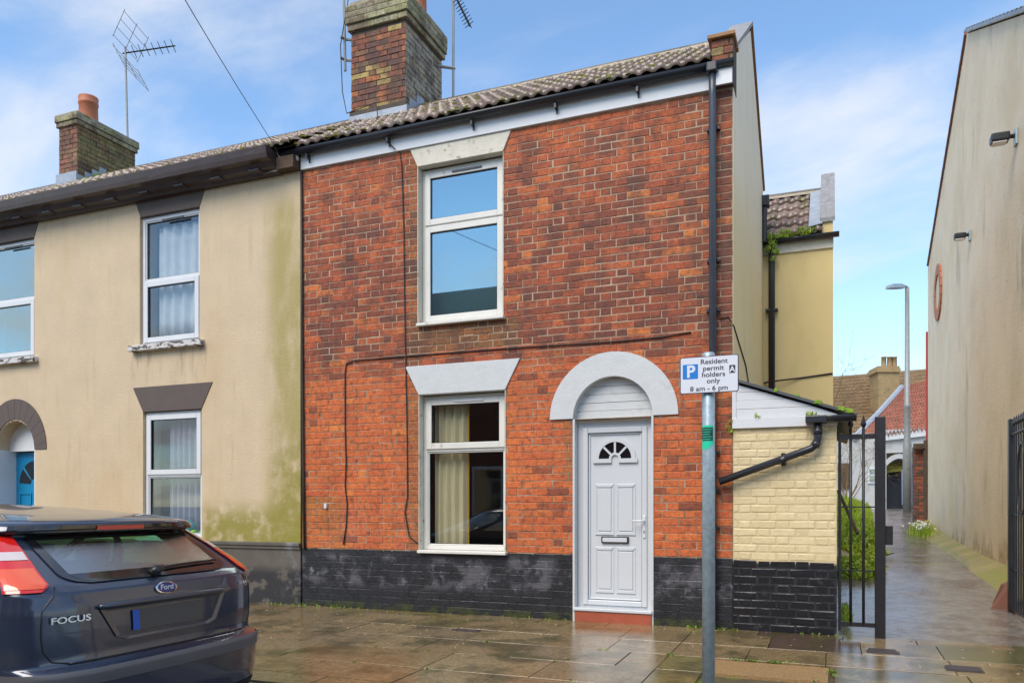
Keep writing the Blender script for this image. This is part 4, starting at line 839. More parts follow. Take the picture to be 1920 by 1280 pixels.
# ------------------------------------------------------------------ REAR WING
WY = 3.75; wing = thing('rear_wing', (0.45, WY, 0.3), 'yellow rendered rear wing with tiled roof behind the gable', 'building')
MB().box(-2.0, 0.94, WY, 7.4, 0.2, 5.0).build('wall', 'wing_yellow', wing)
gm = MB(); WR_Y, WR_Z = 4.95, 6.10; pf = [(WY - 0.02, 5.0), (WY - 0.02, 5.25), (WR_Y, WR_Z + 0.22), (6.2, 5.25), (6.2, 5.0)]; n = 5
gm.mesh([(0.938, y, z) for y, z in pf] + [(0.80, y, z) for y, z in pf], [tuple(range(n))[::-1], tuple(range(n, 2 * n))] + [(i, i + n, (i + 1) % n + n, (i + 1) % n) for i in range(n)]); gm.build('parapet', 'wing_yellow', wing)
for i in range(9):
    y0 = WY - 0.05 + (WR_Y - WY + 0.05) * i / 9; y1 = WY - 0.05 + (WR_Y - WY + 0.05) * (i + 1) / 9; zf = lambda y: 5.25 + (WR_Z + 0.22 - 5.25) * (y - WY + 0.02) / (WR_Y - WY + 0.02)
    c = MB(); c.mesh([(x, y, z + h) for h in (0, 0.06) for x, y, z in ((0.77, y0, zf(y0)), (0.965, y0, zf(y0)), (0.965, y1 - 0.012, zf(y1)), (0.77, y1 - 0.012, zf(y1)))], [(3, 2, 1, 0), (4, 5, 6, 7), (0, 1, 5, 4), (1, 2, 6, 5), (2, 3, 7, 6), (3, 0, 4, 7)]); c.build('coping_stone', 'coping', wing)
random.seed(23)
wroof = tile_roof(wing, -1.4, 0.80, WY - 0.14, 5.06, WR_Y, WR_Z, mossy=0.15)
fl = MB(); fl.quad((0.62, WY - 0.12, 5.16), (0.80, WY - 0.12, 5.19), (0.80, WR_Y - 0.05, WR_Z + 0.06), (0.62, WR_Y - 0.05, WR_Z + 0.04)); fo = fl.build('flashing', 'lead', wroof); fo.modifiers.new('Solidify', 'SOLIDIFY').thickness = 0.012
box('fascia', 'paint_white_dirty', wing, 0.01, 0.945, WY - 0.03, WY - 0.001, 4.86, 5.02)
half_gutter(-0.02, 1.02, WY - 0.09, 5.04, 0.06).build('gutter', 'black_plastic', wing, smooth=True)
dpw = dp('downpipe', [(0.125, WY - 0.09, 5.0), (0.125, WY - 0.06, 4.8), (0.125, WY - 0.06, 2.3)], 0.045, 'black_plastic', wing)
for z in (4.05, 2.86): MB().box(0.04, 0.21, WY - 0.10, WY - 0.001, z - 0.014, z + 0.014).build('pipe_clip', 'black_plastic', dpw)
hp = MB(); hp.box(-0.06, 0.10, WY - 0.26, WY - 0.10, 5.50, 5.64); hp.tube([(0.03, WY - 0.18, 5.5), (0.03, WY - 0.18, 5.0)], 0.042, 10); hp.build('hopper', 'black_plastic', wing)
wire('wall_cable', [(0.02, WY - 0.012, 3.02), (0.12, WY - 0.12, 3.02), (0.5, WY - 0.012, 3.06), (0.935, WY - 0.012, 3.10)], 0.012, 'cable', wing)
ms = MB(); random.seed(4)
for i in range(46):
    X = random.uniform(0.0, 0.76); Z = 5.05 + random.uniform(-0.02, 0.04)
    if i > 34: X = random.uniform(0.05, 0.2); Z = random.uniform(4.72, 5.05)
    weed_tuft(ms, X, WY - 0.14 - (0.02 if i > 34 else 0), Z, 0.05, 0.09, 22)
tag(ms.build('gutter_moss', 'leaf'), 'bright green moss and ferns growing in the rear wing gutter', 'plant')

# ------------------------------------------------------------------ SIDE LEAN-TO
lean = thing('side_shed', (0.5, 0.0, 0), 'cream painted brick lean-to with white boarded gable and black base', 'shed')
MB().box(0.004, 0.968, 0.0075, 3.7, 0.0, 2.02).build('wall', 'mortar_paint', lean)
random.seed(8)
for row in range(26):
    z = row * 0.0785 + 0.002
    if z + 0.06 > 2.03: break
    for x, e in flemish(0.004, 0.972, row, 0.004):
        c = lerp((0.65, 0.52, 0.29), (0.71, 0.58, 0.34), random.random())
        if not (z > 1.93 and 0.12 < x < 0.3):
            place('brick', brick_data('black_paint' if z < 0.66 else 'paint_brick', e - x, 0.075, 0.010), lean, (x, random.uniform(0.001, 0.006), z), c, (0, random.uniform(-0.004, 0.004), 0), ((e - x) / max(0.03, round(e - x, 2)), 1, 1))
def lz(x): return 2.475 - (x - 0.064) * 0.352
for i in range(5):
    z0 = 2.125 + i * 0.085; z1 = z0 + 0.083
    xe0 = min(0.97, 0.064 + (2.475 - z0) / 0.352 - 0.06); xe1 = 0.064 + (2.475 - z1) / 0.352 - 0.06
    xe1 = min(0.97, xe1)
    if xe1 < 0.03:
        if xe0 > 0.03: MB().prism([(0.006, z0), (xe0, z0), (0.006, z0 + (xe0) * 0.352)], -0.012, 0.012).build('board', 'upvc', lean)
        continue
    MB().prism([(0.006, z0), (xe0, z0), (xe1, z1), (0.006, z1)], -0.012 - 0.003 * (i % 2), 0.012).build('board', 'upvc', lean, bevel=0.003)
box('corner_trim', 'upvc', lean, -0.002, 0.035, -0.022, -0.016, 2.02, 2.47)
box('fascia', 'upvc', lean, 0.0, 0.975, -0.028, 0.013, 2.018, 2.122, bevel=0.004)
rm = MB(); rm.mesh([(x, y, lz(x) + h) for h in (0, 0.028) for x, y in ((0.0, -0.06), (1.12, -0.06), (1.12, 3.7), (0.0, 3.7))], [(3, 2, 1, 0), (4, 5, 6, 7), (0, 1, 5, 4), (1, 2, 6, 5), (2, 3, 7, 6), (3, 0, 4, 7)]); shed_roof = rm.build('roof', 'slate', lean)
ms = MB()
for i in range(30):
    X = random.choice((random.uniform(0.25, 1.1), random.uniform(0.9, 1.1))); rr = random.uniform(0.012, 0.03)
    if nz(X, 0, 0, 5) < -0.1: continue
    ms.lathe([(rr * 1.5, lz(X) + 0.01), (rr * 1.2, lz(X) + 0.035), (rr * 0.4, lz(X) + 0.05)], X, -0.05 + random.uniform(-0.01, 0.03), 7)
ms.build('moss', 'moss_bright', shed_roof, kind='stuff')
ms = MB(); random.seed(2)
for X, Y, Z, n_ in ((0.235, -0.03, 2.122, 10), (0.72, -0.03, 2.122, 14), (0.765, -0.03, 2.122, 12), (-0.015, -0.02, 1.98, 10), (-0.03, -0.02, 2.03, 10), (-0.025, -0.02, 2.08, 8)): weed_tuft(ms, X, Y, Z, 0.035, 0.05, n_)
tag(ms.build('wall_weeds', 'leaf'), 'little green weeds rooted on the ledge of the white boards', 'plant')
gt = half_gutter(0.70, 1.14, -0.085, 2.105, 0.062); gt.build('gutter', 'black_plastic', lean, smooth=True)
box('gutter_box', 'black_plastic', lean, 0.69, 0.88, -0.155, -0.03, 2.035, 2.108, bevel=0.01)
v1 = on_y(1345, 901, -0.08)
dl = dp('downpipe', [(0.80, -0.085, 2.05), (0.80, -0.08, 1.90), (0.79, -0.08, 1.84), (0.74, -0.08, 1.795), (-0.12, -0.08, v1.z - 0.01)], 0.036, 'black_plastic', lean)
c = MB(); c.tube([(0.80, -0.082, 1.99), (0.80, -0.082, 1.93)], 0.043, 12); c.tube([(0.795, -0.08, 1.86), (0.77, -0.08, 1.815)], 0.042, 12); c.build('pipe_collar', 'black_plastic', dl, smooth=True)
c = MB(); c.tube([(0.50, -0.08, 1.705), (0.47, -0.08, 1.694)], 0.041, 12); c.box(0.465, 0.505, -0.06, -0.001, 1.64, 1.76); c.build('pipe_clip', 'black_plastic', dl)

# ------------------------------------------------------------------ IRON GATE
gate = thing('iron_gate', (1.2, 0.03, 0), 'narrow black iron gate panel with two spear finials beside the shed', 'gate', 'black iron gates of the alley')
GY = 0.03
def spear(mb, x, y, z, s=1.0):
    mb.tube([(x, y, z - 0.02 * s), (x, y, z + 0.01 * s), (x, y, z + 0.04 * s), (x, y, z + 0.13 * s)], [0.009 * s, 0.013 * s, 0.030 * s, 0.002], 6)
for x in (on_y(1595, 900, GY).x, on_y(1619, 900, GY).x):
    b = MB(); b.tube([(x, GY, 0.10), (x, GY, 1.98)], 0.013, 8); bar = b.build('bar', 'black_iron', gate, smooth=True)
    s_ = MB(); spear(s_, x, GY, 1.98); s_.build('finial', 'black_iron', bar)
MB().tube([(0.995, GY, 0.05), (0.995, GY, 1.95)], 0.014, 8).build('stile', 'black_iron', gate)
for z, hh in ((1.905, 0.024), (1.235, 0.006), (0.63, 0.006), (0.115, 0.02)): box('rail', 'black_iron', gate, 0.98, 1.30, GY - 0.011, GY + 0.011, z - hh, z + hh)
box('post', 'black_iron', gate, 1.302, 1.392, GY - 0.045, GY + 0.045, -0.02, 2.085, bevel=0.006)
box('lock_box', 'black_iron', gate, 1.393, 1.455, GY - 0.03, GY + 0.02, 0.88, 1.06, bevel=0.005)
gate2 = thing('iron_gate', (2.66, 1.6, 0.1), 'open black iron gate leaf with many spear bars folded against the cream wall', 'gate', 'black iron gates of the alley')
p0 = Vector((2.70, 1.60, 0)); p1 = Vector((2.66, -0.55, 0)); dirg = (p1 - p0).normalized(); GL = (p1 - p0).length
def gp(t, z): return (p0.x + dirg.x * t, p0.y + dirg.y * t, z)
gzb = 0.12
box('post', 'black_iron', gate2, p0.x - 0.03, p0.x + 0.03, p0.y - 0.02, p0.y + 0.06, 0.05, 2.17, bevel=0.005)
for i in range(17):
    t = 0.13 + i * 0.118; b = MB(); b.tube([gp(t, 0.14), gp(t, 2.08)], 0.009, 6); br = b.build('bar', 'black_iron', gate2)
    s_ = MB(); q = gp(t, 2.08); spear(s_, q[0], q[1], q[2], 0.8); s_.build('finial', 'black_iron', br)
for z in (2.0, 1.15, 0.58, 0.15): MB().tube([gp(0.02, z), gp(GL, z)], 0.016 if z in (2.0, 0.15) else 0.008, 8).build('rail', 'black_iron', gate2)
rg = MB(); rg.tube([gp(0.55 + 0.22 * math.cos(R(a)), 1.52 + 0.36 * math.sin(R(a))) for a in range(0, 361, 15)], 0.016, 6); rg.build('ring', 'black_iron', gate2)

# ------------------------------------------------------------------ PARKING SIGN
spx = at_k(1328.5, 1000, 4.68); SX, SY = spx.x, spx.y
sign = thing('parking_sign', (SX, SY, pz(SY)), 'white resident permit parking sign on a galvanised post', 'sign')
MB().lathe([(0.038, pz(SY) - 0.02), (0.038, at_k(1328, 664, 4.68).z), (0.030, at_k(1328, 661, 4.68).z)], SX, SY, 24).build('post', 'galv', sign, smooth=True)
zt, zb = at_k(1330, 666.5, 4.62).z, at_k(1330, 736, 4.62).z; xl_, xr_ = on_y(1275, 700, SY - 0.05).x, on_y(1385, 700, SY - 0.05).x; yp = SY - 0.052
def rrect(x0, x1, z0, z1, r, n=5):
    pts = []
    for cx_, cz_, a0 in ((x1 - r, z1 - r, 0), (x0 + r, z1 - r, 90), (x0 + r, z0 + r, 180), (x1 - r, z0 + r, 270)):
        for i in range(n + 1): a = R(a0 + 90 * i / n); pts.append((cx_ + r * math.cos(a), cz_ + r * math.sin(a)))
    return pts
plate = MB().prism(rrect(xl_, xr_, zb, zt, 0.012), yp, yp + 0.004).build('plate', 'sign_rim', sign)
MB().prism(rrect(xl_ + 0.005, xr_ - 0.005, zb + 0.005, zt - 0.005, 0.009), yp - 0.0012, yp - 0.0002).build('plate_face', 'sign_white', plate)
cl = MB(); 
for z in (zb + 0.05, zt - 0.05): cl.box(SX - 0.05, SX + 0.05, yp + 0.0045, SY - 0.02, z - 0.012, z + 0.012)
cl.build('clamp', 'galv', sign)
def text_mesh(body, size, m, parent, x, y, z, sx=1.0, bold=0.0, align='CENTER', local=False, rot=None, extrude=0.0004, name='lettering'):
    cu = bpy.data.curves.new('lettering', 'FONT'); cu.body = body; cu.size = size; cu.align_x = align; cu.extrude = extrude; cu.offset = bold
    to = bpy.data.objects.new('tmp_text', cu); col.objects.link(to); bpy.context.view_layer.update()
    me = bpy.data.meshes.new_from_object(to.evaluated_get(bpy.context.evaluated_depsgraph_get())); bpy.data.objects.remove(to); bpy.data.curves.remove(cu)
    me.materials.clear(); me.materials.append(MATS[m]); me.name = name
    o = bpy.data.objects.new(name, me); col.objects.link(o); o.parent = parent
    o.location = (x, y, z) if local else Vector((x, y, z)) - wloc(parent); o.rotation_euler = rot or (R(90), 0, 0); o.scale = (sx, 1, 1)
    return o
SW, SH = xr_ - xl_, zt - zb; yt = yp - 0.0016
def sxz(u, v): return xl_ + u * SW, zt - v * SH
for body, u, v, sz in (('Resident', 0.585, 0.215, 0.040), ('permit', 0.575, 0.395, 0.040), ('holders', 0.578, 0.565, 0.040), ('only', 0.575, 0.735, 0.040), ('8 am - 6 pm', 0.50, 0.935, 0.040)):
    x, z = sxz(u, v); text_mesh(body, sz, 'sign_black', plate, x, yt, z, 1.12, 0.0006)
x0, z1 = sxz(0.05, 0.20); x1, z0 = sxz(0.315, 0.60)
MB().prism(rrect(x0, x1, z0, z1, 0.004), yp - 0.0018, yp - 0.0013).build('blue_square', 'sign_blue', plate)
text_mesh('P', 0.098, 'sign_white', plate, (x0 + x1) / 2 + 0.002, yp - 0.0024, z0 + 0.012, 1.0, 0.003)
x0, z1 = sxz(0.845, 0.285); x1, z0 = sxz(0.945, 0.50)
MB().prism(rrect(x0, x1, z0, z1, 0.002), yp - 0.0018, yp - 0.0013).build('zone_square', 'sign_black', plate)
text_mesh('A', 0.046, 'sign_white', plate, (x0 + x1) / 2, yp - 0.0024, z0 + 0.007, 1.0, 0.001)
# sticker wrapped on the post
def wrap(z0, z1, a0, a1, r, m, par, cutcorner=0.0):
    n = 18; vs = []
    for i in range(n + 1):
        a = R(a0 + (a1 - a0) * i / n); zl = z0 + (cutcorner * max(0, i - n * 0.55) / (n * 0.45)); vs += [(SX + r * math.cos(a), SY + r * math.sin(a), zl), (SX + r * math.cos(a), SY + r * math.sin(a), z1)]
    return MB().mesh(vs, [(2 * i, 2 * i + 2, 2 * i + 3, 2 * i + 1) for i in range(n)]).build('sticker', m, par)
zs1, zs0 = at_k(1328, 797, 4.65).z, at_k(1328, 842, 4.65).z
stk = wrap(zs0, zs1, 200, 322, 0.0385, 'sticker_green', sign, 0.03)
zd1, zd0 = at_k(1328, 801, 4.65).z, at_k(1328, 826, 4.65).z
d2 = wrap(zd0, zd1, 203, 318, 0.0393, 'sticker_dark', sign); d2.name = 'sticker_panel'; d2.parent = stk
for i in range(5):
    z = zd1 - 0.012 - i * 0.0145; s_ = wrap(z - 0.0018, z + 0.0018, 215 + 6 * (i % 2), 305 - 8 * (i % 3), 0.0401, 'sticker_green', sign); s_.name = 'sticker_line'; s_.parent = stk

# ------------------------------------------------------------------ RIGHT BUILDING
RX = 3.05; rb = thing('rendered_building', (5, 7, 0.4), 'tall cream rendered building with tiled gable across the alley', 'building')
pf = [(1.95, -0.1), (13.0, -0.1), (13.0, 6.92), (7.15, 9.27), (1.95, 6.66)]; n = 5
m_ = MB(); m_.mesh([(RX, y, z) for y, z in pf] + [(13, y, z) for y, z in pf], [tuple(range(n))[::-1], tuple(range(n, 2 * n))] + [(i, i + n, (i + 1) % n + n, (i + 1) % n) for i in range(n)]); m_.build('wall', 'right_render', rb)
rf = MB()
for (ya, za), (yb, zb_) in (((1.8, 6.60), (7.15, 9.29)), ((7.15, 9.29), (13.15, 6.88))):
    rf.mesh([(x, y, z + h) for h in (0.01, 0.06) for x, y, z in ((RX + 0.02, ya, za), (13.1, ya, za), (13.1, yb, zb_), (RX + 0.02, yb, zb_))], [(3, 2, 1, 0), (4, 5, 6, 7), (0, 1, 5, 4), (1, 2, 6, 5), (2, 3, 7, 6), (3, 0, 4, 7)])
rroof = rf.build('roof', 'tile_far', rb)
vt = MB(); vt.box(0, 0.34, -0.005, 0.19, 0, 0.035); 
vm = MB()
vme = bpy.data.meshes.new('verge_tile'); vme.from_pydata([(a, b, c_) for a, b, c_ in ((-0.07, 0, 0.0), (0.2, 0, 0.0), (0.2, 0.30, -0.02), (-0.07, 0.30, -0.02), (-0.07, 0, 0.05), (0.2, 0, 0.05), (0.2, 0.30, 0.02), (-0.07, 0.30, 0.02))], [], [(3, 2, 1, 0), (4, 5, 6, 7), (0, 1, 5, 4), (1, 2, 6, 5), (2, 3, 7, 6), (3, 0, 4, 7)]); vme.materials.append(MATS['tile_o'])
random.seed(6)
a1 = math.atan2(9.27 - 6.66, 7.15 - 1.95); Ls = math.hypot(9.27 - 6.66, 5.2)
for i in range(int(Ls / 0.28)):
    t = i * 0.28; place('verge_tile', vme, rroof, (RX, 1.95 + t * math.cos(a1), 6.70 + t * math.sin(a1)), lerp((0.13, 0.12, 0.08), (0.24, 0.22, 0.17), random.random()), (a1, 0, 0))
a2 = math.atan2(6.92 - 9.27, 13.0 - 7.15); Ls = math.hypot(2.35, 5.85)
for i in range(int(Ls / 0.28)):
    t = i * 0.28; place('verge_tile', vme, rroof, (RX + 0.03, 7.15 + t * math.cos(a2), 9.26 + t * math.sin(a2)), lerp((0.16, 0.055, 0.05), (0.22, 0.08, 0.06), random.random()), (a2, 0, 0))
ov = thing('round_vent', (RX - 0.01, 10.95, 5.83), 'round red brick ring opening high in the cream wall', 'opening')
for i in range(22):
    t0, t1 = R(360 * i / 22 + 0.8), R(360 * (i + 1) / 22 - 0.8); q = MB(); vs = []
    for x in (RX - 0.035, RX + 0.02):
        for t, r_ in ((t0, 0.38), (t1, 0.38), (t1, 0.60), (t0, 0.60)): vs.append((x, 10.95 + r_ * math.cos(t), 5.83 + r_ * math.sin(t)))
    q.mesh(vs, [(0, 1, 2, 3), (7, 6, 5, 4), (0, 4, 5, 1), (1, 5, 6, 2), (2, 6, 7, 3), (3, 7, 4, 0)]); q.build('brick', 'terracotta', ov)
dk = MB(); dk.mesh([(RX - 0.012, 10.95 + 0.37 * math.cos(R(a)), 5.83 + 0.37 * math.sin(R(a))) for a in range(0, 360, 15)], [tuple(range(24))]); dk.build('infill', 'right_render', ov)
for (Y, Z, sc, lab) in ((6.74, 5.70, 0.72, 'small dark floodlight fixed midway up the cream wall near the round vent'), (3.22, 5.80, 0.85, 'larger dark floodlight on the cream wall over the open gate leaf')):
    f = thing('floodlight', (RX, Y, Z), lab, 'light', 'floodlights on the cream wall')
    box('back_plate', 'galv', f, RX - 0.03, RX - 0.0005, Y - 0.08 * sc, Y + 0.08 * sc, Z - 0.11 * sc, Z + 0.13 * sc, bevel=0.008)
    MB().tube([(RX - 0.03, Y, Z + 0.03), (RX - 0.12 * sc, Y, Z + 0.03)], 0.03, 8).build('arm', 'trim_black', f)
    h = MB(); h.box(RX - 0.34 * sc, RX - 0.10 * sc, Y - 0.10 * sc, Y + 0.10 * sc, Z - 0.03, Z + 0.09 * sc); h.build('lamp_head', 'trim_black', f, bevel=0.02)
    MB().box(RX - 0.32 * sc, RX - 0.14 * sc, Y - 0.08 * sc, Y + 0.08 * sc, Z - 0.045, Z - 0.031).build('lens', 'lens_clear', f)
sk = MB(); vs = []; yy = [2.0, 3.0, 3.9, 5.3, 7.9, 10.9, 13.0]
for y in yy: vs += [(RX - (0.34 + 0.06 * math.sin(y * 2)), y, gz(y) - 0.02), (RX - 0.22, y, gz(y) + 0.05), (RX - 0.001, y, gz(y) + 0.12)]
sk.mesh(vs, [(3 * i + j, 3 * i + 3 + j, 3 * i + 4 + j, 3 * i + 1 + j) for i in range(len(yy) - 1) for j in range(2)] + [(0, 1, 2)]); sk.build('wall_skirt', 'mossy_skirt', rb)
bs = MB(); bs.mesh([(2.46, 1.72, 0.02), (2.74, 1.66, 0.02), (2.74, 2.0, 0.05), (2.55, 2.02, 0.05), (2.66, 1.74, 0.38), (2.73, 1.70, 0.42), (2.73, 1.95, 0.42), (2.66, 1.95, 0.38)], [(0, 1, 5, 4), (1, 2, 6, 5), (2, 3, 7, 6), (3, 0, 4, 7), (4, 5, 6, 7)]); tag(bs.build('brick_stub', 'opp_brick'), 'broken wedge of old red brickwork at the foot of the open gate', 'brickwork')

# ------------------------------------------------------------------ ALLEY: lamp, plants, far buildings
lp_ = at_k(1701, 958, 22); LX, LY = lp_.x, lp_.y; LZ = gz(LY); lt = at_k(1706, 540, 22)
lamp = thing('street_lamp', (LX, LY, LZ), 'tall grey steel street lamp standing in the alley', 'street lamp')
MB().lathe([(0.115, LZ - 0.02), (0.115, LZ + 1.9), (0.085, LZ + 2.0), (0.08, LZ + 2.9), (0.088, LZ + 2.92), (0.088, LZ + 3.0), (0.07, LZ + 3.02), (0.055, lt.z)], LX, LY, 16).build('column', 'lamp_grey', lamp, smooth=True)
ad_ = (at_k(1660, 543, 21.6) - at_k(1706, 543, 22)); tip = Vector((LX, LY, lt.z)) + ad_
MB().tube([(LX, LY, lt.z - 0.1), (LX, LY, lt.z + 0.02), Vector((LX, LY, lt.z + 0.06)) + ad_ * 0.15, tip * 0.35 + Vector((LX, LY, lt.z + 0.06)) * 0.65], 0.04, 8).build('arm', 'lamp_grey', lamp, smooth=True)
hd = MB(); u = ad_.normalized(); s_ = Vector((-u.y, u.x, 0)); b0 = Vector((LX, LY, lt.z + 0.02)) + u * 0.15
vs = []
for t, wv, h in ((0, 0.06, 0.05), (0.15, 0.11, 0.08), (0.5, 0.12, 0.08), (0.62, 0.08, 0.04)):
    c = b0 + u * t; vs += [tuple(c + s_ * wv + Vector((0, 0, -0.03))), tuple(c + s_ * wv * 0.8 + Vector((0, 0, h))), tuple(c - s_ * wv * 0.8 + Vector((0, 0, h))), tuple(c - s_ * wv + Vector((0, 0, -0.03)))]
hd.mesh(vs, [(4 * i + j, 4 * i + (j + 1) % 4, 4 * i + 4 + (j + 1) % 4, 4 * i + 4 + j) for i in range(3) for j in range(4)] + [(3, 2, 1, 0), (12, 13, 14, 15)]); hd.build('lantern', 'galv', lamp)

def K(x, y, k): return at_k(x, y, k)
# grass bank behind the shed (stuff)
gb = MB(); random.seed(14)
for i in range(9000):
    Y = random.uniform(3.2, 13.5); X = 0.98 + random.random() ** 1.3 * (0.55 if Y < 6 else 0.75)
    if nz(X * 1.5, Y * 0.6, 0) < -0.22 and Y < 9: continue
    if Y < 3.0 and X > 1.2: continue
    hh = (0.05 + 0.10 * random.random()) * (1 + 2.6 * sstep(8.5, 12, Y)); s_ = 0.018 + 0.02 * random.random(); a = random.uniform(0, 6.3); z = gz(Y) + 0.35 * sstep(9, 13, Y) * (1.75 - X)
    dx, dy = s_ * math.cos(a), s_ * math.sin(a); ox, oy = random.gauss(0, 0.05), random.gauss(0, 0.05)
    gb.face([(X - dx, Y - dy, z), (X + dx, Y + dy, z), (X + dx + ox, Y + dy + oy, z + hh), (X - dx + ox, Y - dy + oy, z + hh * 0.8)])
bkm = MB(); bkm.mesh([(x, y, gz(y) + (-0.03 if (x > 1.4 or y < 3.5) else 0.03) + 0.35 * sstep(9, 13, y) * (1.75 - x)) for y in (3.3, 4, 6, 8, 10, 12, 14) for x in (-1.5, 0.95, 1.25, 1.45 + 0.2 * sstep(5, 9, y))], [(4 * j + i, 4 * j + i + 1, 4 * j + i + 5, 4 * j + i + 4) for j in range(6) for i in range(3)])
bkm.build('garden_soil', 'mossy_skirt', kind='structure')
gb.build('grass', 'leaf', kind='stuff')['label'] = 'bright green grass and weeds growing behind the iron gate'
ws = MB(); random.seed(15)
for i in range(60): weed_tuft(ws, 1.02 + random.uniform(0, 0.07), random.uniform(0.3, 2.8), gz(1) , 0.04, 0.09, 6)
ws.build('path_weeds', 'leaf', kind='stuff')['label'] = 'green weeds along the shed side of the alley path'
fw = thing('flower_clump', (2.72, 11.6, gz(11.6)), 'clump of white flowers with green leaves against the cream wall', 'plant')
lf = MB(); pt = MB()
for i in range(150):
    X, Y = 2.78 + random.gauss(0, 0.14), 11.2 + random.gauss(0, 0.5); weed_tuft(lf, X, Y, gz(Y), 0.08, 0.24, 3)
for i in range(70):
    X, Y, Z = 2.72 + random.gauss(0, 0.11), 11.0 + random.gauss(0, 0.28), gz(11) + random.uniform(0.12, 0.30); r_ = random.uniform(0.02, 0.04)
    for q in range(3): a = random.uniform(0, 6.3); pt.face([(X, Y, Z), (X + r_ * math.cos(a), Y + r_ * math.sin(a), Z + r_), (X + r_ * math.cos(a + 1), Y + r_ * math.sin(a + 1), Z + r_ * 0.4)])
lf.build('leaves', 'leaf', fw); pt.build('petals', 'petal', fw, kind='stuff')
def branchy(mb, p, d, ln, r, lvl, spread=0.7, droop=0.0):
    q = p; pts = [p]; rs = [r]
    for i in range(3):
        d = (d + Vector((random.gauss(0, 0.18), random.gauss(0, 0.18), random.gauss(0, 0.12) - droop))).normalized(); q = q + d * ln / 3; pts.append(q); rs.append(r * (1 - 0.22 * (i + 1)))
    mb.tube(pts, rs, 5 if lvl > 1 else 3, caps=False)
    if lvl > 0:
        for i in range(random.choice((2, 3, 3))):
            b = pts[random.choice((1, 2, 3, 3))]; nd = (d + Vector((random.gauss(0, spread), random.gauss(0, spread), random.gauss(0.1, spread * 0.6)))).normalized(); branchy(mb, b, nd, ln * random.uniform(0.6, 0.8), r * 0.55, lvl - 1, spread, droop)
random.seed(41)
sb = at_k(1585, 940, 21); sb.z = gz(sb.y)
shrub = thing('bare_shrub', sb, 'leafless brown shrub with tangled twigs behind the iron gate', 'shrub')
tr_ = MB(); cr = MB()
for i in range(7):
    d = Vector((random.gauss(0.15, 0.35), random.gauss(0, 0.3), 1)).normalized(); tr_.tube([sb, sb + d * 0.5], [0.03, 0.022], 6); branchy(cr, sb + d * 0.5, d, 1.0, 0.014, 4, 0.75, 0.05)
tr_.build('stems', 'bark', shrub); cr.build('twigs', 'twig', shrub)
FZ = 1.1
tpos = at_k(1560, 900, 46); tpos.z = FZ
tree = thing('bare_tree', tpos, 'leafless tree with thin pale twigs behind the far roofs', 'tree')
t1 = MB(); t1.tube([tpos, tpos + Vector((0.1, 0, 3)), tpos + Vector((0, 0, 6))], [0.16, 0.12, 0.08], 8); t1.build('trunk', 'bark', tree, smooth=True); t2 = MB(); random.seed(44)
for i in range(9):
    d = Vector((random.gauss(0.3, 0.6), random.gauss(0, 0.4), 0.9)).normalized(); branchy(t2, tpos + Vector((0, 0, random.uniform(3, 6))), d, 2.2, 0.035, 4, 0.6)
t2.build('crown', 'twig', tree)
# far pantiled building
kf = 36.0
def fx_(x, y, k=kf): return at_k(x, y, k)
def hexa(mb, q, dvec):
    """quad q (4 Vectors) extruded by dvec"""
    vs = [tuple(p) for p in q] + [tuple(p + dvec) for p in q]; mb.mesh(vs, [(0, 1, 2, 3), (7, 6, 5, 4), (0, 4, 5, 1), (1, 5, 6, 2), (2, 6, 7, 3), (3, 7, 4, 0)]); return mb
back = Vector((-SPS, CPS, 0))
far1 = thing('pantiled_outbuilding', Vector((fx_(1680, 940).x, fx_(1680, 940).y, FZ)), 'white outbuilding with red pantile roof at the end of the alley', 'building')
fw_ = MB()
hexa(fw_, [fx_(1560, 812), fx_(1662, 812), fx_(1662, 962), fx_(1560, 962)], back * 3); hexa(fw_, [fx_(1662, 806), fx_(1776, 800), fx_(1776, 845), fx_(1662, 849)], back * 3); hexa(fw_, [fx_(1712, 845), fx_(1776, 845), fx_(1776, 962), fx_(1712, 962)], back * 3); hexa(fw_, [fx_(1640, 940, kf + 3.2), fx_(1720, 940, kf + 3.2), fx_(1720, 800, kf + 3.2), fx_(1640, 800, kf + 3.2)], back * 0.2)
fw_.build('wall', 'far_white', far1)
ga = MB()
seg = [fx_(1662 + 50 * i / 8, 885 - 26 * math.sin(math.pi * (0.15 + 0.7 * i / 8)), kf - 0.05) for i in range(9)]
for i in range(8): hexa(ga, [seg[i], seg[i + 1], seg[i + 1] + Vector((0, 0, 0.22)), seg[i] + Vector((0, 0, 0.22))], back * 0.2)
ga.build('arch', 'far_white', far1)
dk = MB(); hexa(dk, [fx_(1660, 868, kf + 0.6), fx_(1714, 868, kf + 0.6), fx_(1714, 962, kf + 0.6), fx_(1660, 962, kf + 0.6)], back * 0.1); dk.build('arch_shade', 'far_dark', far1)  # dark sheet painted in for the shade inside the arch opening
mo = MB(); hexa(mo, [fx_(1661, 886, kf + 0.2), fx_(1713, 880, kf + 0.2), fx_(1713, 862, kf + 0.5), fx_(1661, 868, kf + 0.5)], back * 0.05); mo.build('mossy_hood', 'moss', far1)
bd2 = MB(); hexa(bd2, [fx_(1691, 880, kf - 0.3), fx_(1721, 878, kf - 0.3), fx_(1721, 948, kf - 0.3), fx_(1692, 946, kf - 0.3)], back * 0.06); bd2.build('door', 'far_blue', far1)
fwin = MB(); 
hexa(fwin, [fx_(1628, 875, kf - 0.06), fx_(1652, 875, kf - 0.06), fx_(1652, 906, kf - 0.06), fx_(1628, 906, kf - 0.06)], back * 0.05); fwo = fwin.build('window', 'upvc', far1)
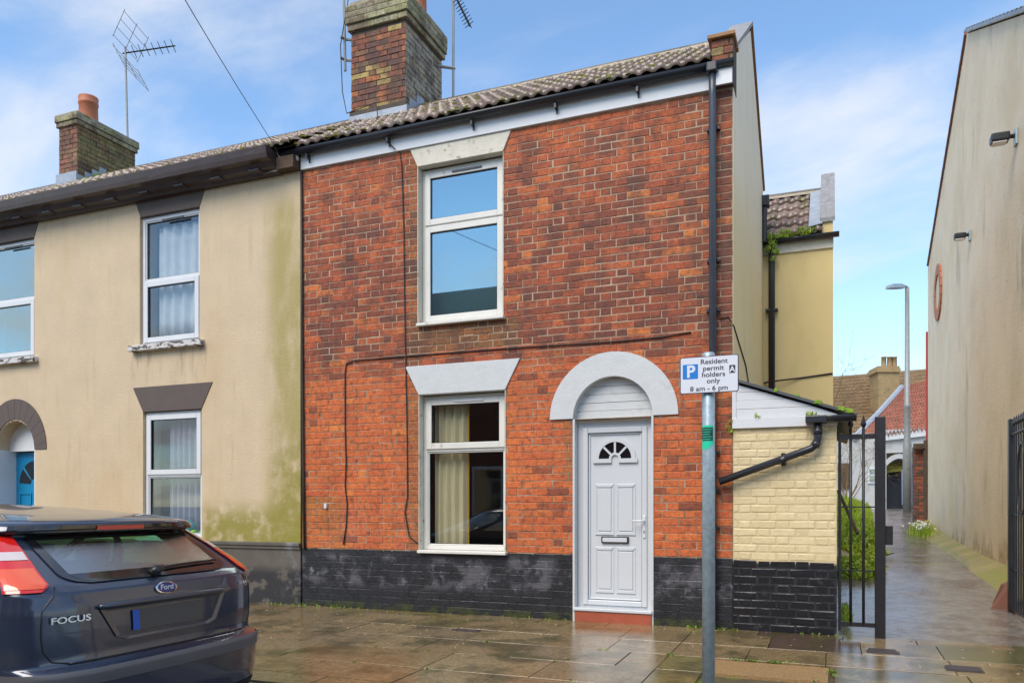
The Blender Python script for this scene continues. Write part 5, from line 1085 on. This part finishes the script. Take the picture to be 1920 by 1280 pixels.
for ya, yb in ((879, 887), (891, 902)): q = MB(); hexa(q, [fx_(1631, ya, kf - 0.09), fx_(1650, ya, kf - 0.09), fx_(1650, yb, kf - 0.09), fx_(1631, yb, kf - 0.09)], back * 0.02); q.build('pane', 'pane_dark', fwo)
q = MB(); hexa(q, [fx_(1572, 868, kf - 0.1), fx_(1592, 868, kf - 0.1), fx_(1592, 916, kf - 0.1), fx_(1572, 916, kf - 0.1)], back * 0.05); q.build('shutter', 'timber', far1)
# pantile roof of small curved tiles, one joined part
rl = MB(); e0, e1 = fx_(1598, 826), fx_(1780, 800); r0, r1 = fx_(1690, 728, kf + 3.4), fx_(1780, 706, kf + 3.4)
nrow, ncol = 15, 26
for j in range(nrow):
    for i in range(ncol):
        def pt_(u, v, h=0.0):
            a = e0.lerp(e1, u); b = r0.lerp(r1, u); return a.lerp(b, v) + Vector((0, 0, h))
        u0, u1, v0, v1 = i / ncol, (i + 1) / ncol, j / nrow, (j + 1) / nrow + 0.01
        vs = []
        for v, lift in ((v0, 0.16), (v1, 0.03)):
            for q in range(5): vs.append(tuple(pt_(u0 + (u1 - u0) * q / 4, v, lift + 0.07 * math.sin(math.pi * 2 * q / 4 + 0.4))))
        vs += [(x, y, z - 0.16) for x, y, z in vs[:5]]
        rl.mesh(vs, [(q, q + 1, q + 6, q + 5) for q in range(4)] + [(10 + q, 11 + q, q + 1, q) for q in range(4)])
rfar = rl.build('roof', 'tile_far', far1, kind='stuff')
q = MB(); q.tube([fx_(1600, 822, kf - 0.1), fx_(1650, 771, kf + 1.6), fx_(1691, 725, kf + 3.3)], 0.13, 6); q.build('flashing', 'lead', rfar)
q = MB(); q.tube([fx_(1690, 727, kf + 3.4), fx_(1782, 704, kf + 3.4)], 0.11, 8); q.build('ridge', 'terracotta_edge', rfar)
q = MB(); hexa(q, [fx_(1640, 822, kf - 0.15), fx_(1776, 806, kf - 0.15), fx_(1776, 812, kf - 0.15), fx_(1640, 828, kf - 0.15)], back * 0.12); q.build('gutter', 'upvc', far1)
# far house with brown slates and buff chimney
kb = 44.0
far2 = thing('slated_house', Vector((fx_(1620, 900, kb).x, fx_(1620, 900, kb).y, FZ)), 'far house with brown slate roof and buff chimney of three pots', 'house')
q = MB(); hexa(q, [fx_(1500, 830, kb), fx_(1800, 815, kb), fx_(1800, 960, kb), fx_(1500, 960, kb)], back * 5); q.build('wall', 'stone_buff', far2)
sl2 = MB(); e0, e1, r0, r1 = fx_(1490, 850, kb - 0.3), fx_(1810, 835, kb - 0.3), fx_(1490, 712, kb + 4.5), fx_(1810, 686, kb + 4.5); nrow = 22; random.seed(50)
for j in range(nrow):
    a0, b0 = e0.lerp(r0, j / nrow), e1.lerp(r1, j / nrow); a1_, b1_ = e0.lerp(r0, (j + 1) / nrow), e1.lerp(r1, (j + 1) / nrow); ns = 40
    for i in range(ns):
        o_ = (0.5 if j % 2 else 0); u0 = (i + o_) / ns; u1 = (i + o_ + 0.96) / ns
        if u1 > 1: continue
        h = Vector((0, 0, 0.07 + random.uniform(-0.015, 0.02)))
        p = [a0.lerp(b0, u0) + h, a0.lerp(b0, u1) + h, a1_.lerp(b1_, u1) + Vector((0, 0, 0.02)), a1_.lerp(b1_, u0) + Vector((0, 0, 0.02))]
        sl2.face(p); sl2.face([p[0] - Vector((0, 0, 0.06)), p[1] - Vector((0, 0, 0.06)), p[1], p[0]])
    sl2.face([a0, b0, b1_, a1_])
ro2 = sl2.build('roof', 'tile_far_brown', far2, kind='stuff')
c0 = fx_(1667, 760, kb - 0.0)
def cbox(mb, xa, xb, ya, yb, k, dep):
    return hexa(mb, [fx_(xa, ya, k), fx_(xb, ya, k), fx_(xb, yb, k), fx_(xa, yb, k)], (back * 0.93 + Vector((CPS, SPS, 0)) * 0.1) * dep)
q = MB(); cbox(q, 1647, 1686, 697, 770, kb + 1, 1.6); ch2 = q.build('chimney', 'stone_buff', far2)
q = MB(); cbox(q, 1644, 1689, 690, 697, kb + 0.9, 1.8); cbox(q, 1646, 1687, 686, 690, kb + 0.95, 1.7); q.build('chimney_cap', 'stone_buff', ch2)
for xx in (1657, 1668, 1677):
    b_ = fx_(xx, 688, kb + 1.7); tpz = fx_(xx, 669, kb + 1.7).z; MB().lathe([(0.16, b_.z - 0.1), (0.14, b_.z + 0.1), (0.13, tpz - 0.05), (0.16, tpz - 0.04), (0.16, tpz)], b_.x, b_.y, 10).build('chimney_pot', 'stone_buff', ch2, smooth=True)
q = MB(); bt = fx_(1642, 780, kb - 0.5)
# brick pier with old timber post beside the cream wall
pp = at_k(1730, 950, 19.5); pp.z = gz(pp.y)
pier = thing('brick_pier', pp, 'old red brick pier with a rotten timber post near the lamp', 'pier')
q = MB(); q.box(pp.x - 0.20, pp.x + 0.16, pp.y, pp.y + 0.4, pp.z - 0.05, at_k(1730, 836, 19.5).z); pi_ = q.build('pier_body', 'mortar_dark', pier)
random.seed(61); z = pp.z; row = 0
while z < at_k(1730, 836, 19.5).z - 0.08:
    for p_, q_ in flemish(pp.x - 0.20, pp.x + 0.16, row): place('brick', brick_data('brick_o', q_ - p_), pi_, (p_, pp.y - 0.012, z), random.choice(RC[:5]), None, ((q_ - p_) / max(0.03, round(q_ - p_, 2)), 1, 1))
    z += 0.08; row += 1
q = MB(); z1_ = at_k(1735, 824, 19.2).z; q.tube([(pp.x + 0.13, pp.y - 0.12, pp.z - 0.05), (pp.x + 0.10, pp.y - 0.10, pp.z + 1.0), (pp.x + 0.12, pp.y - 0.12, z1_)], [0.11, 0.10, 0.12], 7); q.box(pp.x - 0.22, pp.x + 0.2, pp.y - 0.2, pp.y - 0.1, z1_ - 0.2, z1_ - 0.08); q.build('timber_post', 'timber', pier)
q = MB(); q.tube([at_k(1572, 920, 9.6), at_k(1608, 1000, 9.0)], 0.022, 6); tag(q.build('leaning_pole', 'timber'), 'thin wooden pole leaning in the grass behind the gate', 'pole')
rp_ = at_k(1738, 640, 24.5); q = MB(); q.tube([Vector((rp_.x, rp_.y, FZ)), Vector((rp_.x, rp_.y, at_k(1738, 622, 24.5).z))], 0.035, 8); tag(q.build('red_pipe', 'red_paint'), 'red painted pipe rising past the far corner of the cream building', 'pipe')

# ------------------------------------------------------------------ AERIALS, OVERHEAD WIRE
AG = 'television aerials on the chimneys'
def aerial(base, top, boom_dir, label, refl=True, elements=7, blen=1.0):
    t = thing('television_aerial', base, label, 'aerial', AG)
    MB().tube([base, top], 0.019, 6).build('mast', 'lamp_grey', t)
    b = Vector(boom_dir).normalized(); up = Vector((0, 0, 1)); sd = b.cross(up).normalized()
    s0 = Vector(top) - up * 0.12 - b * 0.05
    MB().tube([s0, s0 + b * blen], 0.013, 6).build('boom', 'trim_black', t)
    for i in range(elements):
        c = s0 + b * (0.22 + (blen - 0.25) * i / (elements - 1)); q = MB()
        q.tube([c - sd * 0.10 - up * 0.06, c, c + sd * 0.10 - up * 0.06], 0.007, 4); q.tube([c - sd * 0.10 + up * 0.06, c, c + sd * 0.10 + up * 0.06], 0.007, 4); q.build('director', 'trim_black', t)
    if refl:
        for s in (-1, 1):
            q = MB()
            for r_ in range(4):
                z = s * (0.10 + 0.13 * r_); o_ = b * (0.05 + 0.07 * r_); q.tube([s0 + o_ + up * z - sd * 0.42, s0 + o_ + up * z + sd * 0.42], 0.006, 4)
            for e in (-0.42, 0, 0.42): q.tube([s0 + b * 0.05 + up * s * 0.06 + sd * e, s0 + b * 0.28 + up * s * 0.52 + sd * e], 0.007, 4)
            q.build('reflector', 'lamp_grey', t)
    return t
la0 = on_y(201, 262, 2.62); la1 = on_y(198, 85, 2.62)
aerial(Vector((la0.x + 0.7, 2.70, 7.5)) if False else Vector((-11.2, 2.70, 7.45)), Vector((-11.28, 2.70, 9.80)), (1.0, 0.35, 0.12), 'grid reflector aerial on the small chimney with one clay pot', True, 7, 1.0)
ta = aerial(Vector((-5.62, 1.5, 7.55)), Vector((-5.66, 1.5, 9.6)), (-0.8, -0.2, 0), 'aerial mast clamped to the party wall side of the large chimney', False, 6, 0.9)
for z in (7.72, 8.02): MB().tube([(-5.66, 1.44, z), (-5.62, 1.52, z), (-5.43, 1.55, z - 0.04)], 0.02, 6).build('bracket', 'lamp_grey', ta)
wire('lead_wire', [(-5.62, 1.5, 9.2), (-5.5, 1.4, 8.5), (-5.66, 1.44, 7.9), (-5.60, 1.40, 7.2), (-5.50, 1.36, 6.85), (-5.0, 1.34, 6.9), (-4.7, 0.9, 6.45), (-4.3, 0.2, 5.95), (-4.1, -0.12, 5.7), (-3.86, -0.06, 5.46)], 0.007, 'cable', ta)
tb = aerial(Vector((-4.30, 2.36, 6.95)), Vector((-4.30, 2.36, 9.6)), (0.9, 0.25, -0.1), 'aerial mast strapped to the pale weathered side of the large chimney', False, 8, 1.2)
for z in (7.25, 7.75): MB().tube([(-4.27, 2.36, z), (-4.54, 2.3, z + 0.06)], 0.022, 6).build('bracket', 'lamp_grey', tb)
qa = at_k(857, 0, 10.6); qb = at_k(881, 49, 10.3); dq = qa - qb
ybm = MB(); ybm.tube([qb, qa + dq * 0.6], 0.014, 6)
for i in range(12):
    c = qb + dq * (0.05 + 0.12 * i); ybm.tube([c - Vector((0.06, 0.0, 0.03)), c + Vector((0.06, 0.0, 0.03))], 0.006, 4); ybm.tube([c - Vector((0, 0.08, 0)), c + Vector((0, 0.08, 0))], 0.006, 4)
ybm.tube([qa + dq * 0.6, (-4.30, 2.36, 9.45)], 0.012, 6)
ybm.build('side_boom', 'trim_black', tb)
w0 = on_y(515, 274, -0.15); w1 = at_k(360, 0, 6.4); dwv = (w1 - w0)
pts = []
for i in range(13):
    t = i / 12 * 2.35; p = w0 + dwv * t; p.z -= 0.10 * math.sin(math.pi * clamp(t / 2.35)); pts.append(p)
tag(MB().tube(pts, 0.0042, 5).build('telephone_wire', 'wire'), 'thin telephone wire running from the eaves up across the sky', 'wire')
wb = MB(); wb.tube([w0, w0 + Vector((0.06, 0.02, -0.14)), w0 + Vector((0.16, 0.05, -0.20)), w0 + Vector((0.24, 0.10, -0.16))], 0.012, 6); wb.lathe([(0.03, w0.z - 0.20), (0.045, w0.z - 0.16), (0.03, w0.z - 0.12)], w0.x + 0.26, w0.y + 0.08, 10); wb.build('wire_bracket', 'upvc', beige, smooth=True)

# ------------------------------------------------------------------ PARKED CAR (rear towards +X)
CARX, CARY = -2.58, -4.655
car = thing('parked_car', (CARX, CARY, ROADZ), 'dark blue grey hatchback parked with its tailgate towards the alley', 'car')
car.rotation_euler = (0, 0, math.pi)
def tabf(tab):
    def f(v):
        if v <= tab[0][0]: return tab[0][1]
        for (a, x), (b, y) in zip(tab, tab[1:]):
            if v <= b: t = (v - a) / (b - a); t = t * t * (3 - 2 * t) if SM else t; return x + (y - x) * t
        return tab[-1][1]
    SM = False
    return f
xr = tabf([(0.20, 0.10), (0.30, 0.035), (0.40, 0.01), (0.58, 0.0), (0.612, 0.0), (0.628, 0.03), (0.645, 0.075), (0.68, 0.085), (0.80, 0.088), (0.94, 0.10), (1.01, 0.125), (1.05, 0.165), (1.298, 0.54), (1.308, 0.53), (1.318, 0.46), (1.36, 0.46), (1.378, 0.50), (1.395, 0.66), (1.42, 1.0), (1.44, 1.5)])
wf = tabf([(0.20, 0.84), (0.30, 0.86), (0.45, 0.862), (0.60, 0.865), (0.66, 0.875), (0.75, 0.89), (0.92, 0.89), (1.02, 0.872), (1.10, 0.845), (1.20, 0.79), (1.30, 0.735), (1.36, 0.70), (1.378, 0.66), (1.395, 0.57), (1.412, 0.45), (1.428, 0.28), (1.44, 0.05)])
xf = tabf([(0.20, 4.2), (0.35, 4.32), (0.60, 4.33), (0.72, 4.26), (0.85, 3.95), (0.97, 3.25), (1.0, 3.12), (1.36, 2.25), (1.395, 2.1), (1.42, 1.85), (1.44, 1.6)])
NN = tabf([(0.2, 4.0), (0.6, 4.4), (0.95, 5.0), (1.04, 6.2), (1.2, 6.2), (1.30, 5.0), (1.36, 4.2), (1.44, 2.4)])
DD = 0.44
def zmap(v): return v if v < 1.378 else 1.378 + (v - 1.378) * 1.55
def carpt(t, v, off=0.0):
    """t in -1..1 across the rear (t=-1 left side, +1 right side)"""
    n_ = NN(v); th = t * math.pi / 2; s_ = math.sin(th); c_ = math.cos(th)
    y = wf(v) * 0.975 * math.copysign(abs(s_) ** (2 / n_), s_); d = min(DD, max(0.05, (1.6 - xr(v)) * 0.8)); x = xr(v) + d * (1 - max(0, c_) ** (2 / n_))
    p = Vector((x, -y, zmap(v)))
    if off:
        e = 0.004; a = carpt(clamp(t - e, -1, 1), v); b = carpt(clamp(t + e, -1, 1), v); c = carpt(t, v - e); dd = carpt(t, v + e)
        nrm = (b - a).cross(dd - c)
        if nrm.length > 1e-9:
            nrm.normalize()
            if nrm.x > 0 and abs(nrm.x) > 0.15: nrm = -nrm
            elif abs(nrm.x) <= 0.15 and nrm.y * p.y < 0: nrm = -nrm
            p = p + nrm * off
    return p
def teta(eta, v): return math.asin(clamp(abs(eta), 0, 1) ** (NN(v) / 2)) / (math.pi / 2) * (1 if eta >= 0 else -1)
def patch(name, m, v0, v1, lo, hi, parent, off=0.004, nu=24, nv=14, smooth=True, thick=None):
    q = MB(); vs = []
    for j in range(nv + 1):
        v = v0 + (v1 - v0) * j / nv; a, b = teta(lo(v), v), teta(hi(v), v)
        for i in range(nu + 1): vs.append(tuple(carpt(a + (b - a) * i / nu, v, off)))
    q.mesh(vs, [(j * (nu + 1) + i, j * (nu + 1) + i + 1, (j + 1) * (nu + 1) + i + 1, (j + 1) * (nu + 1) + i) for j in range(nv) for i in range(nu)])
    return q.build(name, m, parent, smooth=smooth, local=True)
GW0, GW1 = 1.048, 1.296     # rear glass height range
def glass_half(v):
    u = (v - GW0) / (GW1 - GW0); base = 0.70 + 0.09 * u
    r_ = 0.10
    if u < 0.22: base -= 0.16 * (1 - math.sqrt(max(0, 1 - (1 - u / 0.22) ** 2)))
    if u > 0.85: base -= 0.05 * (1 - math.sqrt(max(0, 1 - ((u - 0.85) / 0.15) ** 2)))
    return base
lev = sorted(set([round(0.20 + 0.02 * i, 3) for i in range(60) if 0.20 + 0.02 * i < 1.30] + [0.612, 0.628, 0.636, 0.645, 1.01, 1.05, 1.298, 1.303, 1.308, 1.313, 1.318, 1.33, 1.345, 1.36, 1.369, 1.378, 1.386, 1.395, 1.403, 1.412, 1.42, 1.428, 1.434, 1.438, 1.44]))
bm = MB(); vs = []; nt_ = 72; ns = 26
def ring(v):
    r_ = []
    left = carpt(-1, v); right = carpt(1, v); f_ = xf(v); fd = min(0.8, max(0.05, (f_ - 1.6) * 0.8)); hw = wf(v) * 0.975
    for i in range(ns): r_.append((f_ - fd + (left.x - f_ + fd) * i / ns, hw, zmap(v)))
    for i in range(nt_): r_.append(tuple(carpt(-1 + 2 * i / nt_, v)))
    for i in range(ns): r_.append((right.x + (f_ - fd - right.x) * i / ns, -hw, zmap(v)))
    for i in range(24):
        th = -math.pi / 2 + math.pi * i / 24; s_ = math.sin(th); c_ = max(0, math.cos(th)); r_.append((f_ - fd * (1 - c_ ** 0.6), hw * math.copysign(abs(s_) ** 0.6, s_), zmap(v)))
    return r_
NR = ns * 2 + nt_ + 24
for v in lev: vs += ring(v)
fs = []
def inglass(i, j):
    v = (lev[j] + lev[j + 1]) / 2
    if ns <= i < ns + nt_:
        if not (GW0 + 0.04 < v < GW1 - 0.02): return False
        t = -1 + 2 * (i - ns + 0.5) / nt_; return abs(t) < teta(glass_half(v) - 0.05, v)
    if i < ns or ns + nt_ <= i < 2 * ns + nt_:      # side windows
        k_ = i if i < ns else 2 * ns + nt_ - 1 - i
        return 1.03 < v < 1.30 and 3 <= k_ < ns - 2 and k_ not in (11, 12)
    return 1.01 < v < 1.33                            # windscreen
for j in range(len(lev) - 1):
    for i in range(NR):
        if inglass(i, j): continue
        fs.append((j * NR + i, j * NR + (i + 1) % NR, (j + 1) * NR + (i + 1) % NR, (j + 1) * NR + i))
fs.append(tuple(range(NR))[::-1]); fs.append(tuple((len(lev) - 1) * NR + i for i in range(NR)))
bm.mesh(vs, fs); body = bm.build('body', 'carpaint', car, smooth=True, local=True)
# side and front glazing
sg = MB()
for i in list(range(ns)) + list(range(ns + nt_, NR)):
    for j in range(len(lev) - 1):
        if inglass(i, j):
            q = [Vector(vs[j * NR + i]), Vector(vs[j * NR + (i + 1) % NR]), Vector(vs[(j + 1) * NR + (i + 1) % NR]), Vector(vs[(j + 1) * NR + i])]; sg.quad(*q)
sg.build('side_window', 'car_glass', car, local=True)
rg = patch('rear_window', 'car_glass', GW0 + 0.012, GW1, lambda v: -glass_half(v) + 0.02, lambda v: glass_half(v) - 0.02, car, 0.006, 40, 20)
# black surround of the glass
fr_ = MB(); vs2 = []
nv = 26
for s in (-1, 1):
    q = MB(); vv = []
    for j in range(nv + 1):
        v = GW0 + (GW1 - GW0) * j / nv; h = glass_half(v)
        for e in (h, h - 0.035, h - 0.07): vv.append(tuple(carpt(s * teta(e, v), v, 0.0075)))
    q.mesh(vv, [(3 * j + i, 3 * j + i + 1, 3 * j + 4 + i, 3 * j + 3 + i) for j in range(nv) for i in range(2)]); q.build('window_border', 'gloss_black', rg, smooth=True, local=True)
for va, vb in ((GW0, GW0 + 0.045), (GW1 - 0.03, GW1 + 0.006)): patch('window_border', 'gloss_black', va, vb, lambda v: -glass_half(clamp(v, GW0, GW1)) + 0.06, lambda v: glass_half(clamp(v, GW0, GW1)) - 0.06, rg, 0.0085, 30, 4)
# spoiler underside / black strip and high brake light
patch('spoiler_edge', 'gloss_black', 1.300, 1.350, lambda v: -0.92, lambda v: 0.92, car, 0.006, 40, 6)
patch('brake_light', 'lens_red', 1.322, 1.345, lambda v: -0.26, lambda v: 0.22, car, 0.012, 20, 3)
# tail lights either side, high on the pillars
def lo_in(v): return 0.845 + 0.035 * clamp((v - 0.98) / 0.36)
for s in (-1, 1):
    def edges(f): return (lambda v: s * f(v)) 
    l_o = lambda v, s=s: s * (0.815 + 0.03 * clamp((v - 1.04) / 0.25) + 0.05 * (1 - clamp((v - 1.02) / 0.03)))
    h_o = lambda v, s=s: s * (0.990 - 0.010 * clamp((v - 1.04) / 0.25))
    tl = patch('tail_light', 'lens_red', 1.02, 1.305, l_o, h_o, car, 0.010, 12, 26)
    patch('indicator', 'lens_orange', 1.035, 1.13, lambda v, s=s: l_o(v) + s * 0.012, lambda v, s=s: h_o(v) - s * 0.004, tl, 0.0125, 10, 10)
    patch('reversing_lamp', 'lens_clear', 1.17, 1.21, lambda v, s=s: l_o(v) + s * 0.010, lambda v, s=s: h_o(v) - s * 0.004, tl, 0.0125, 10, 8)
# tailgate shut line (narrow dark groove), bumper ledge strip and bumper skin
def path_tube(pts, r, name, m, par): return MB().tube(pts, r, 6).build(name, m, par, smooth=True, local=True)
for s in (-1, 1): path_tube([carpt(s * teta(e, v), v, 0.0005) for e, v in ((0.785, 1.045), (0.81, 1.0), (0.865, 0.93), (0.872, 0.80), (0.865, 0.73), (0.83, 0.672), (0.74, 0.654))], 0.0045, 'shut_line', 'trim_black', body)
path_tube([carpt(teta(-0.74 + 1.48 * i / 20, 0.654), 0.654, 0.0005) for i in range(21)], 0.0055, 'shut_line', 'trim_black', body)
patch('bumper_strip', 'trim_grey', 0.545, 0.618, lambda v: -1.0, lambda v: 1.0, car, 0.006, 60, 6)
patch('bumper_valance', 'trim_black', 0.215, 0.325, lambda v: -0.985, lambda v: 0.985, car, 0.006, 50, 5)
for s in (-1, 1): patch('bumper_reflector', 'lens_red', 0.385, 0.425, lambda v, s=s: s * 0.965, lambda v, s=s: s * 0.999, car, 0.007, 8, 3)
# number plate recess with chrome-coloured handle bar above
def rearx(y, z): 
    t = teta(clamp(y / wf(z) / 0.975, -1, 1), z); return carpt(t, z).x
rc = MB()
out = [(-0.47, 0.925), (0.47, 0.925), (0.37, 0.755), (0.30, 0.732), (-0.30, 0.732), (-0.37, 0.755)]; inn = [(-0.42, 0.895), (0.42, 0.895), (0.34, 0.765), (0.28, 0.747), (-0.28, 0.747), (-0.34, 0.765)]
n = len(out)
vsr = [(rearx(y, z) - 0.010, y, z) for y, z in out] + [(rearx(y, z) - 0.0035, y, z) for y, z in inn]
rc.mesh(vsr, [(i, (i + 1) % n, n + (i + 1) % n, n + i) for i in range(n)]); rc.build('plate_surround', 'carpaint', body, local=True, smooth=False)
hb = MB(); hb.tube([(rearx(y, 0.925) - 0.018, y, 0.925) for y in [-0.47 + 0.94 * i / 14 for i in range(15)]], [0.012] + [0.019] * 13 + [0.012], 8); hb.build('tailgate_handle', 'carpaint_bumper', car, smooth=True, local=True)
pl = MB()
def strip(mb, ya, yb, za, zb, off, n=10):
    vv = []
    for i in range(n + 1):
        y = ya + (yb - ya) * i / n
        for z in (za, zb): vv.append((rearx(y, z) - off, y, z))
    mb.mesh(vv, [(2 * i, 2 * i + 2, 2 * i + 3, 2 * i + 1) for i in range(n)]); return mb
strip(pl, -0.26, 0.26, 0.772, 0.882, 0.0075); plt = pl.build('number_plate', 'plate', car, local=True)
strip(MB(), 0.215, 0.26, 0.772, 0.882, 0.0105, 3).build('plate_band', 'plate_blue', plt, local=True)
# badge and lettering
bz = 0.985; bdg = MB(); k = 28; vv = []
for r_, o_ in ((1.0, 0.004), (1.0, 0.012), (0.86, 0.014)):
    for i in range(k): a = 2 * math.pi * i / k; y, z = 0.078 * r_ * math.cos(a), bz + 0.034 * r_ * math.sin(a); vv.append((rearx(y, z) - o_, y, z))
bdg.mesh(vv, [(r_ * k + i, r_ * k + (i + 1) % k, (r_ + 1) * k + (i + 1) % k, (r_ + 1) * k + i) for r_ in range(2) for i in range(k)]); bo = bdg.build('badge', 'chrome', car, local=True)
q = MB(); q.mesh([(rearx(0.067 * math.cos(2 * math.pi * i / k), bz) - 0.0145, 0.067 * math.cos(2 * math.pi * i / k), bz + 0.0285 * math.sin(2 * math.pi * i / k)) for i in range(k)], [tuple(range(k))]); q.build('badge_face', 'badge_blue', bo, local=True)
RB = (R(90), 0, R(-90))
text_mesh('Ford', 0.044, 'sign_white', bo, rearx(0, bz) - 0.0155, 0.0, bz - 0.011, 1.15, 0.0005, local=True, rot=RB, extrude=0.001)
text_mesh('FOCUS', 0.046, 'chrome', car, rearx(0.60, 0.88) - 0.008, 0.625, 0.865, 1.45, 0.0008, local=True, rot=(R(90), 0, R(-98)), extrude=0.002, name='model_lettering')
text_mesh('GHIA', 0.030, 'chrome', car, rearx(-0.66, 0.95) - 0.006, -0.66, 0.945, 1.3, 0.0004, local=True, rot=(R(90), 0, R(-82)), extrude=0.002, name='trim_lettering')
# wiper
pv_ = carpt(teta(-0.02, 1.06), 1.06, 0.02)
q = MB(); q.tube([pv_ + Vector((0, 0.03, -0.01)), pv_ + Vector((-0.012, 0, 0.012)), pv_ + Vector((-0.004, -0.05, 0.02))], [0.028, 0.030, 0.016], 8); wp = q.build('wiper', 'trim_black', car, smooth=True, local=True)
q = MB(); q.tube([carpt(teta(e, v), v, 0.022) for e, v in ((0.03, 1.075), (0.25, 1.085), (0.45, 1.09), (0.62, 1.092))], 0.008, 6); q.build('wiper_arm', 'trim_black', wp, smooth=True, local=True)
# roof aerial, interior, wheels
q = MB(); q.tube([(2.0, 0, 1.45), (1.88, 0, 1.60)], [0.006, 0.003], 5); q.build('roof_aerial', 'trim_black', car, local=True)
it = MB()
def rbox(mb, x0, x1, y0, y1, z0, z1): mb.box(x0, x1, y0, y1, z0, z1)
it = MB(); rbox(it, 1.18, 1.32, -0.62, 0.62, 0.55, 1.06); rbox(it, 1.05, 1.75, -0.62, 0.62, 0.45, 0.60); it.build('rear_seat', 'seat_cloth', car, local=True, bevel=0.05)
for y in (-0.42, 0.0, 0.42): q = MB(); rbox(q, 1.16, 1.25, y - 0.12, y + 0.12, 1.07, 1.22); q.build('headrest', 'seat_cloth', car, local=True, bevel=0.035)
for y in (-0.37, 0.37):
    q = MB(); rbox(q, 2.15, 2.30, y - 0.23, y + 0.23, 0.5, 1.12); rbox(q, 2.17, 2.27, y - 0.12, y + 0.12, 1.13, 1.32); rbox(q, 2.15, 2.7, y - 0.24, y + 0.24, 0.4, 0.55); q.build('front_seat', 'seat_cloth', car, local=True, bevel=0.04)
q = MB(); rbox(q, 0.30, 1.17, -0.66, 0.66, 0.975, 0.99); q.build('parcel_shelf', 'seat_cloth', car, local=True)
q = MB(); q.mesh([(0.34, 0.56, 1.0), (0.40, 0.05, 1.0), (0.85, 0.12, 1.01), (0.95, 0.60, 1.01)], [(0, 1, 2, 3)]); q.build('reflection_sheet', 'reflection_pale', car, local=True)  # pale sheet added to imitate the bright reflection on the rear glass
q = MB(); rbox(q, 0.9, 3.6, -0.78, 0.78, 0.30, 0.34); rbox(q, 2.95, 3.15, -0.7, 0.7, 0.6, 0.98); q.build('cabin_floor', 'trim_black', car, local=True)
for x in (0.86, 3.50):
    for s in (-1, 1):
        y = s * 0.80; q = MB(); rings = []
        n = 28; prof = [(0.20, -0.095), (0.295, -0.10), (0.318, -0.07), (0.318, 0.07), (0.295, 0.10), (0.20, 0.095)]; vv = []
        for r_, o_ in prof:
            for i in range(n): a = 2 * math.pi * i / n; vv.append((x + r_ * math.cos(a), y + o_, 0.318 + r_ * math.sin(a)))
        q.mesh(vv, [(k_ * n + i, k_ * n + (i + 1) % n, (k_ + 1) * n + (i + 1) % n, (k_ + 1) * n + i) for k_ in range(5) for i in range(n)]); wh = q.build('wheel', 'rubber', car, smooth=True, local=True)
        q = MB(); n = 20; q.mesh([(x + r_ * math.cos(2 * math.pi * i / n), y + o_, 0.318 + r_ * math.sin(2 * math.pi * i / n)) for r_, o_ in ((0.205, s * 0.08), (0.12, s * 0.05), (0.05, s * 0.07)) for i in range(n)], [(k_ * n + i, k_ * n + (i + 1) % n, (k_ + 1) * n + (i + 1) % n, (k_ + 1) * n + i) for k_ in range(2) for i in range(n)] + [tuple(2 * n + i for i in range(n))]); q.build('rim', 'alloy', wh, smooth=True, local=True)

# ------------------------------------------------------------------ OTHER SIDE OF THE STREET (seen only as reflections)
box('far_pavement', 'kerb', None, -40, 40, -12.6, -10.4, -0.3, -0.09, kind='structure')
for i, (x0, x1, ze, zr_, lab) in enumerate(((-16, -6.5, 5.1, 8.35, 'tall slate roofed brick cottage across the road beyond the beige house'), (-6.4, 1.0, 3.6, 5.5, 'slate roofed brick cottage across the road facing the arched door'), (1.1, 9, 3.3, 5.0, 'slate roofed brick cottage across the road facing the alley mouth'))):
    h = thing('brick_cottage', ((x0 + x1) / 2, -12.6, -0.1), lab, 'house', 'cottages across the road')
    MB().box(x0, x1, -17.5, -12.6, -0.12, ze).build('wall', 'opp_brick', h)
    q = MB(); q.mesh([(x0, -12.4, ze - 0.02), (x1, -12.4, ze - 0.02), (x1, -15, zr_), (x0, -15, zr_), (x1, -17.7, ze - 0.02), (x0, -17.7, ze - 0.02)], [(0, 1, 2, 3), (3, 2, 4, 5), (1, 4, 2), (0, 3, 5)]); q.build('roof', 'slate', h)
    for xx in (x0 + 1.4, x1 - 2.4):
        q = MB(); q.box(xx, xx + 1.0, -12.6, -12.56, 0.9, 2.4); wv = q.build('window', 'upvc', h); MB().box(xx + 0.08, xx + 0.92, -12.56, -12.55, 0.98, 2.32).build('pane', 'pane_dark', wv)
    q = MB(); xm = (x0 + x1) / 2; q.box(xm - 0.45, xm + 0.45, -12.6, -12.56, -0.1, 2.0); q.build('door', 'far_dark', h)
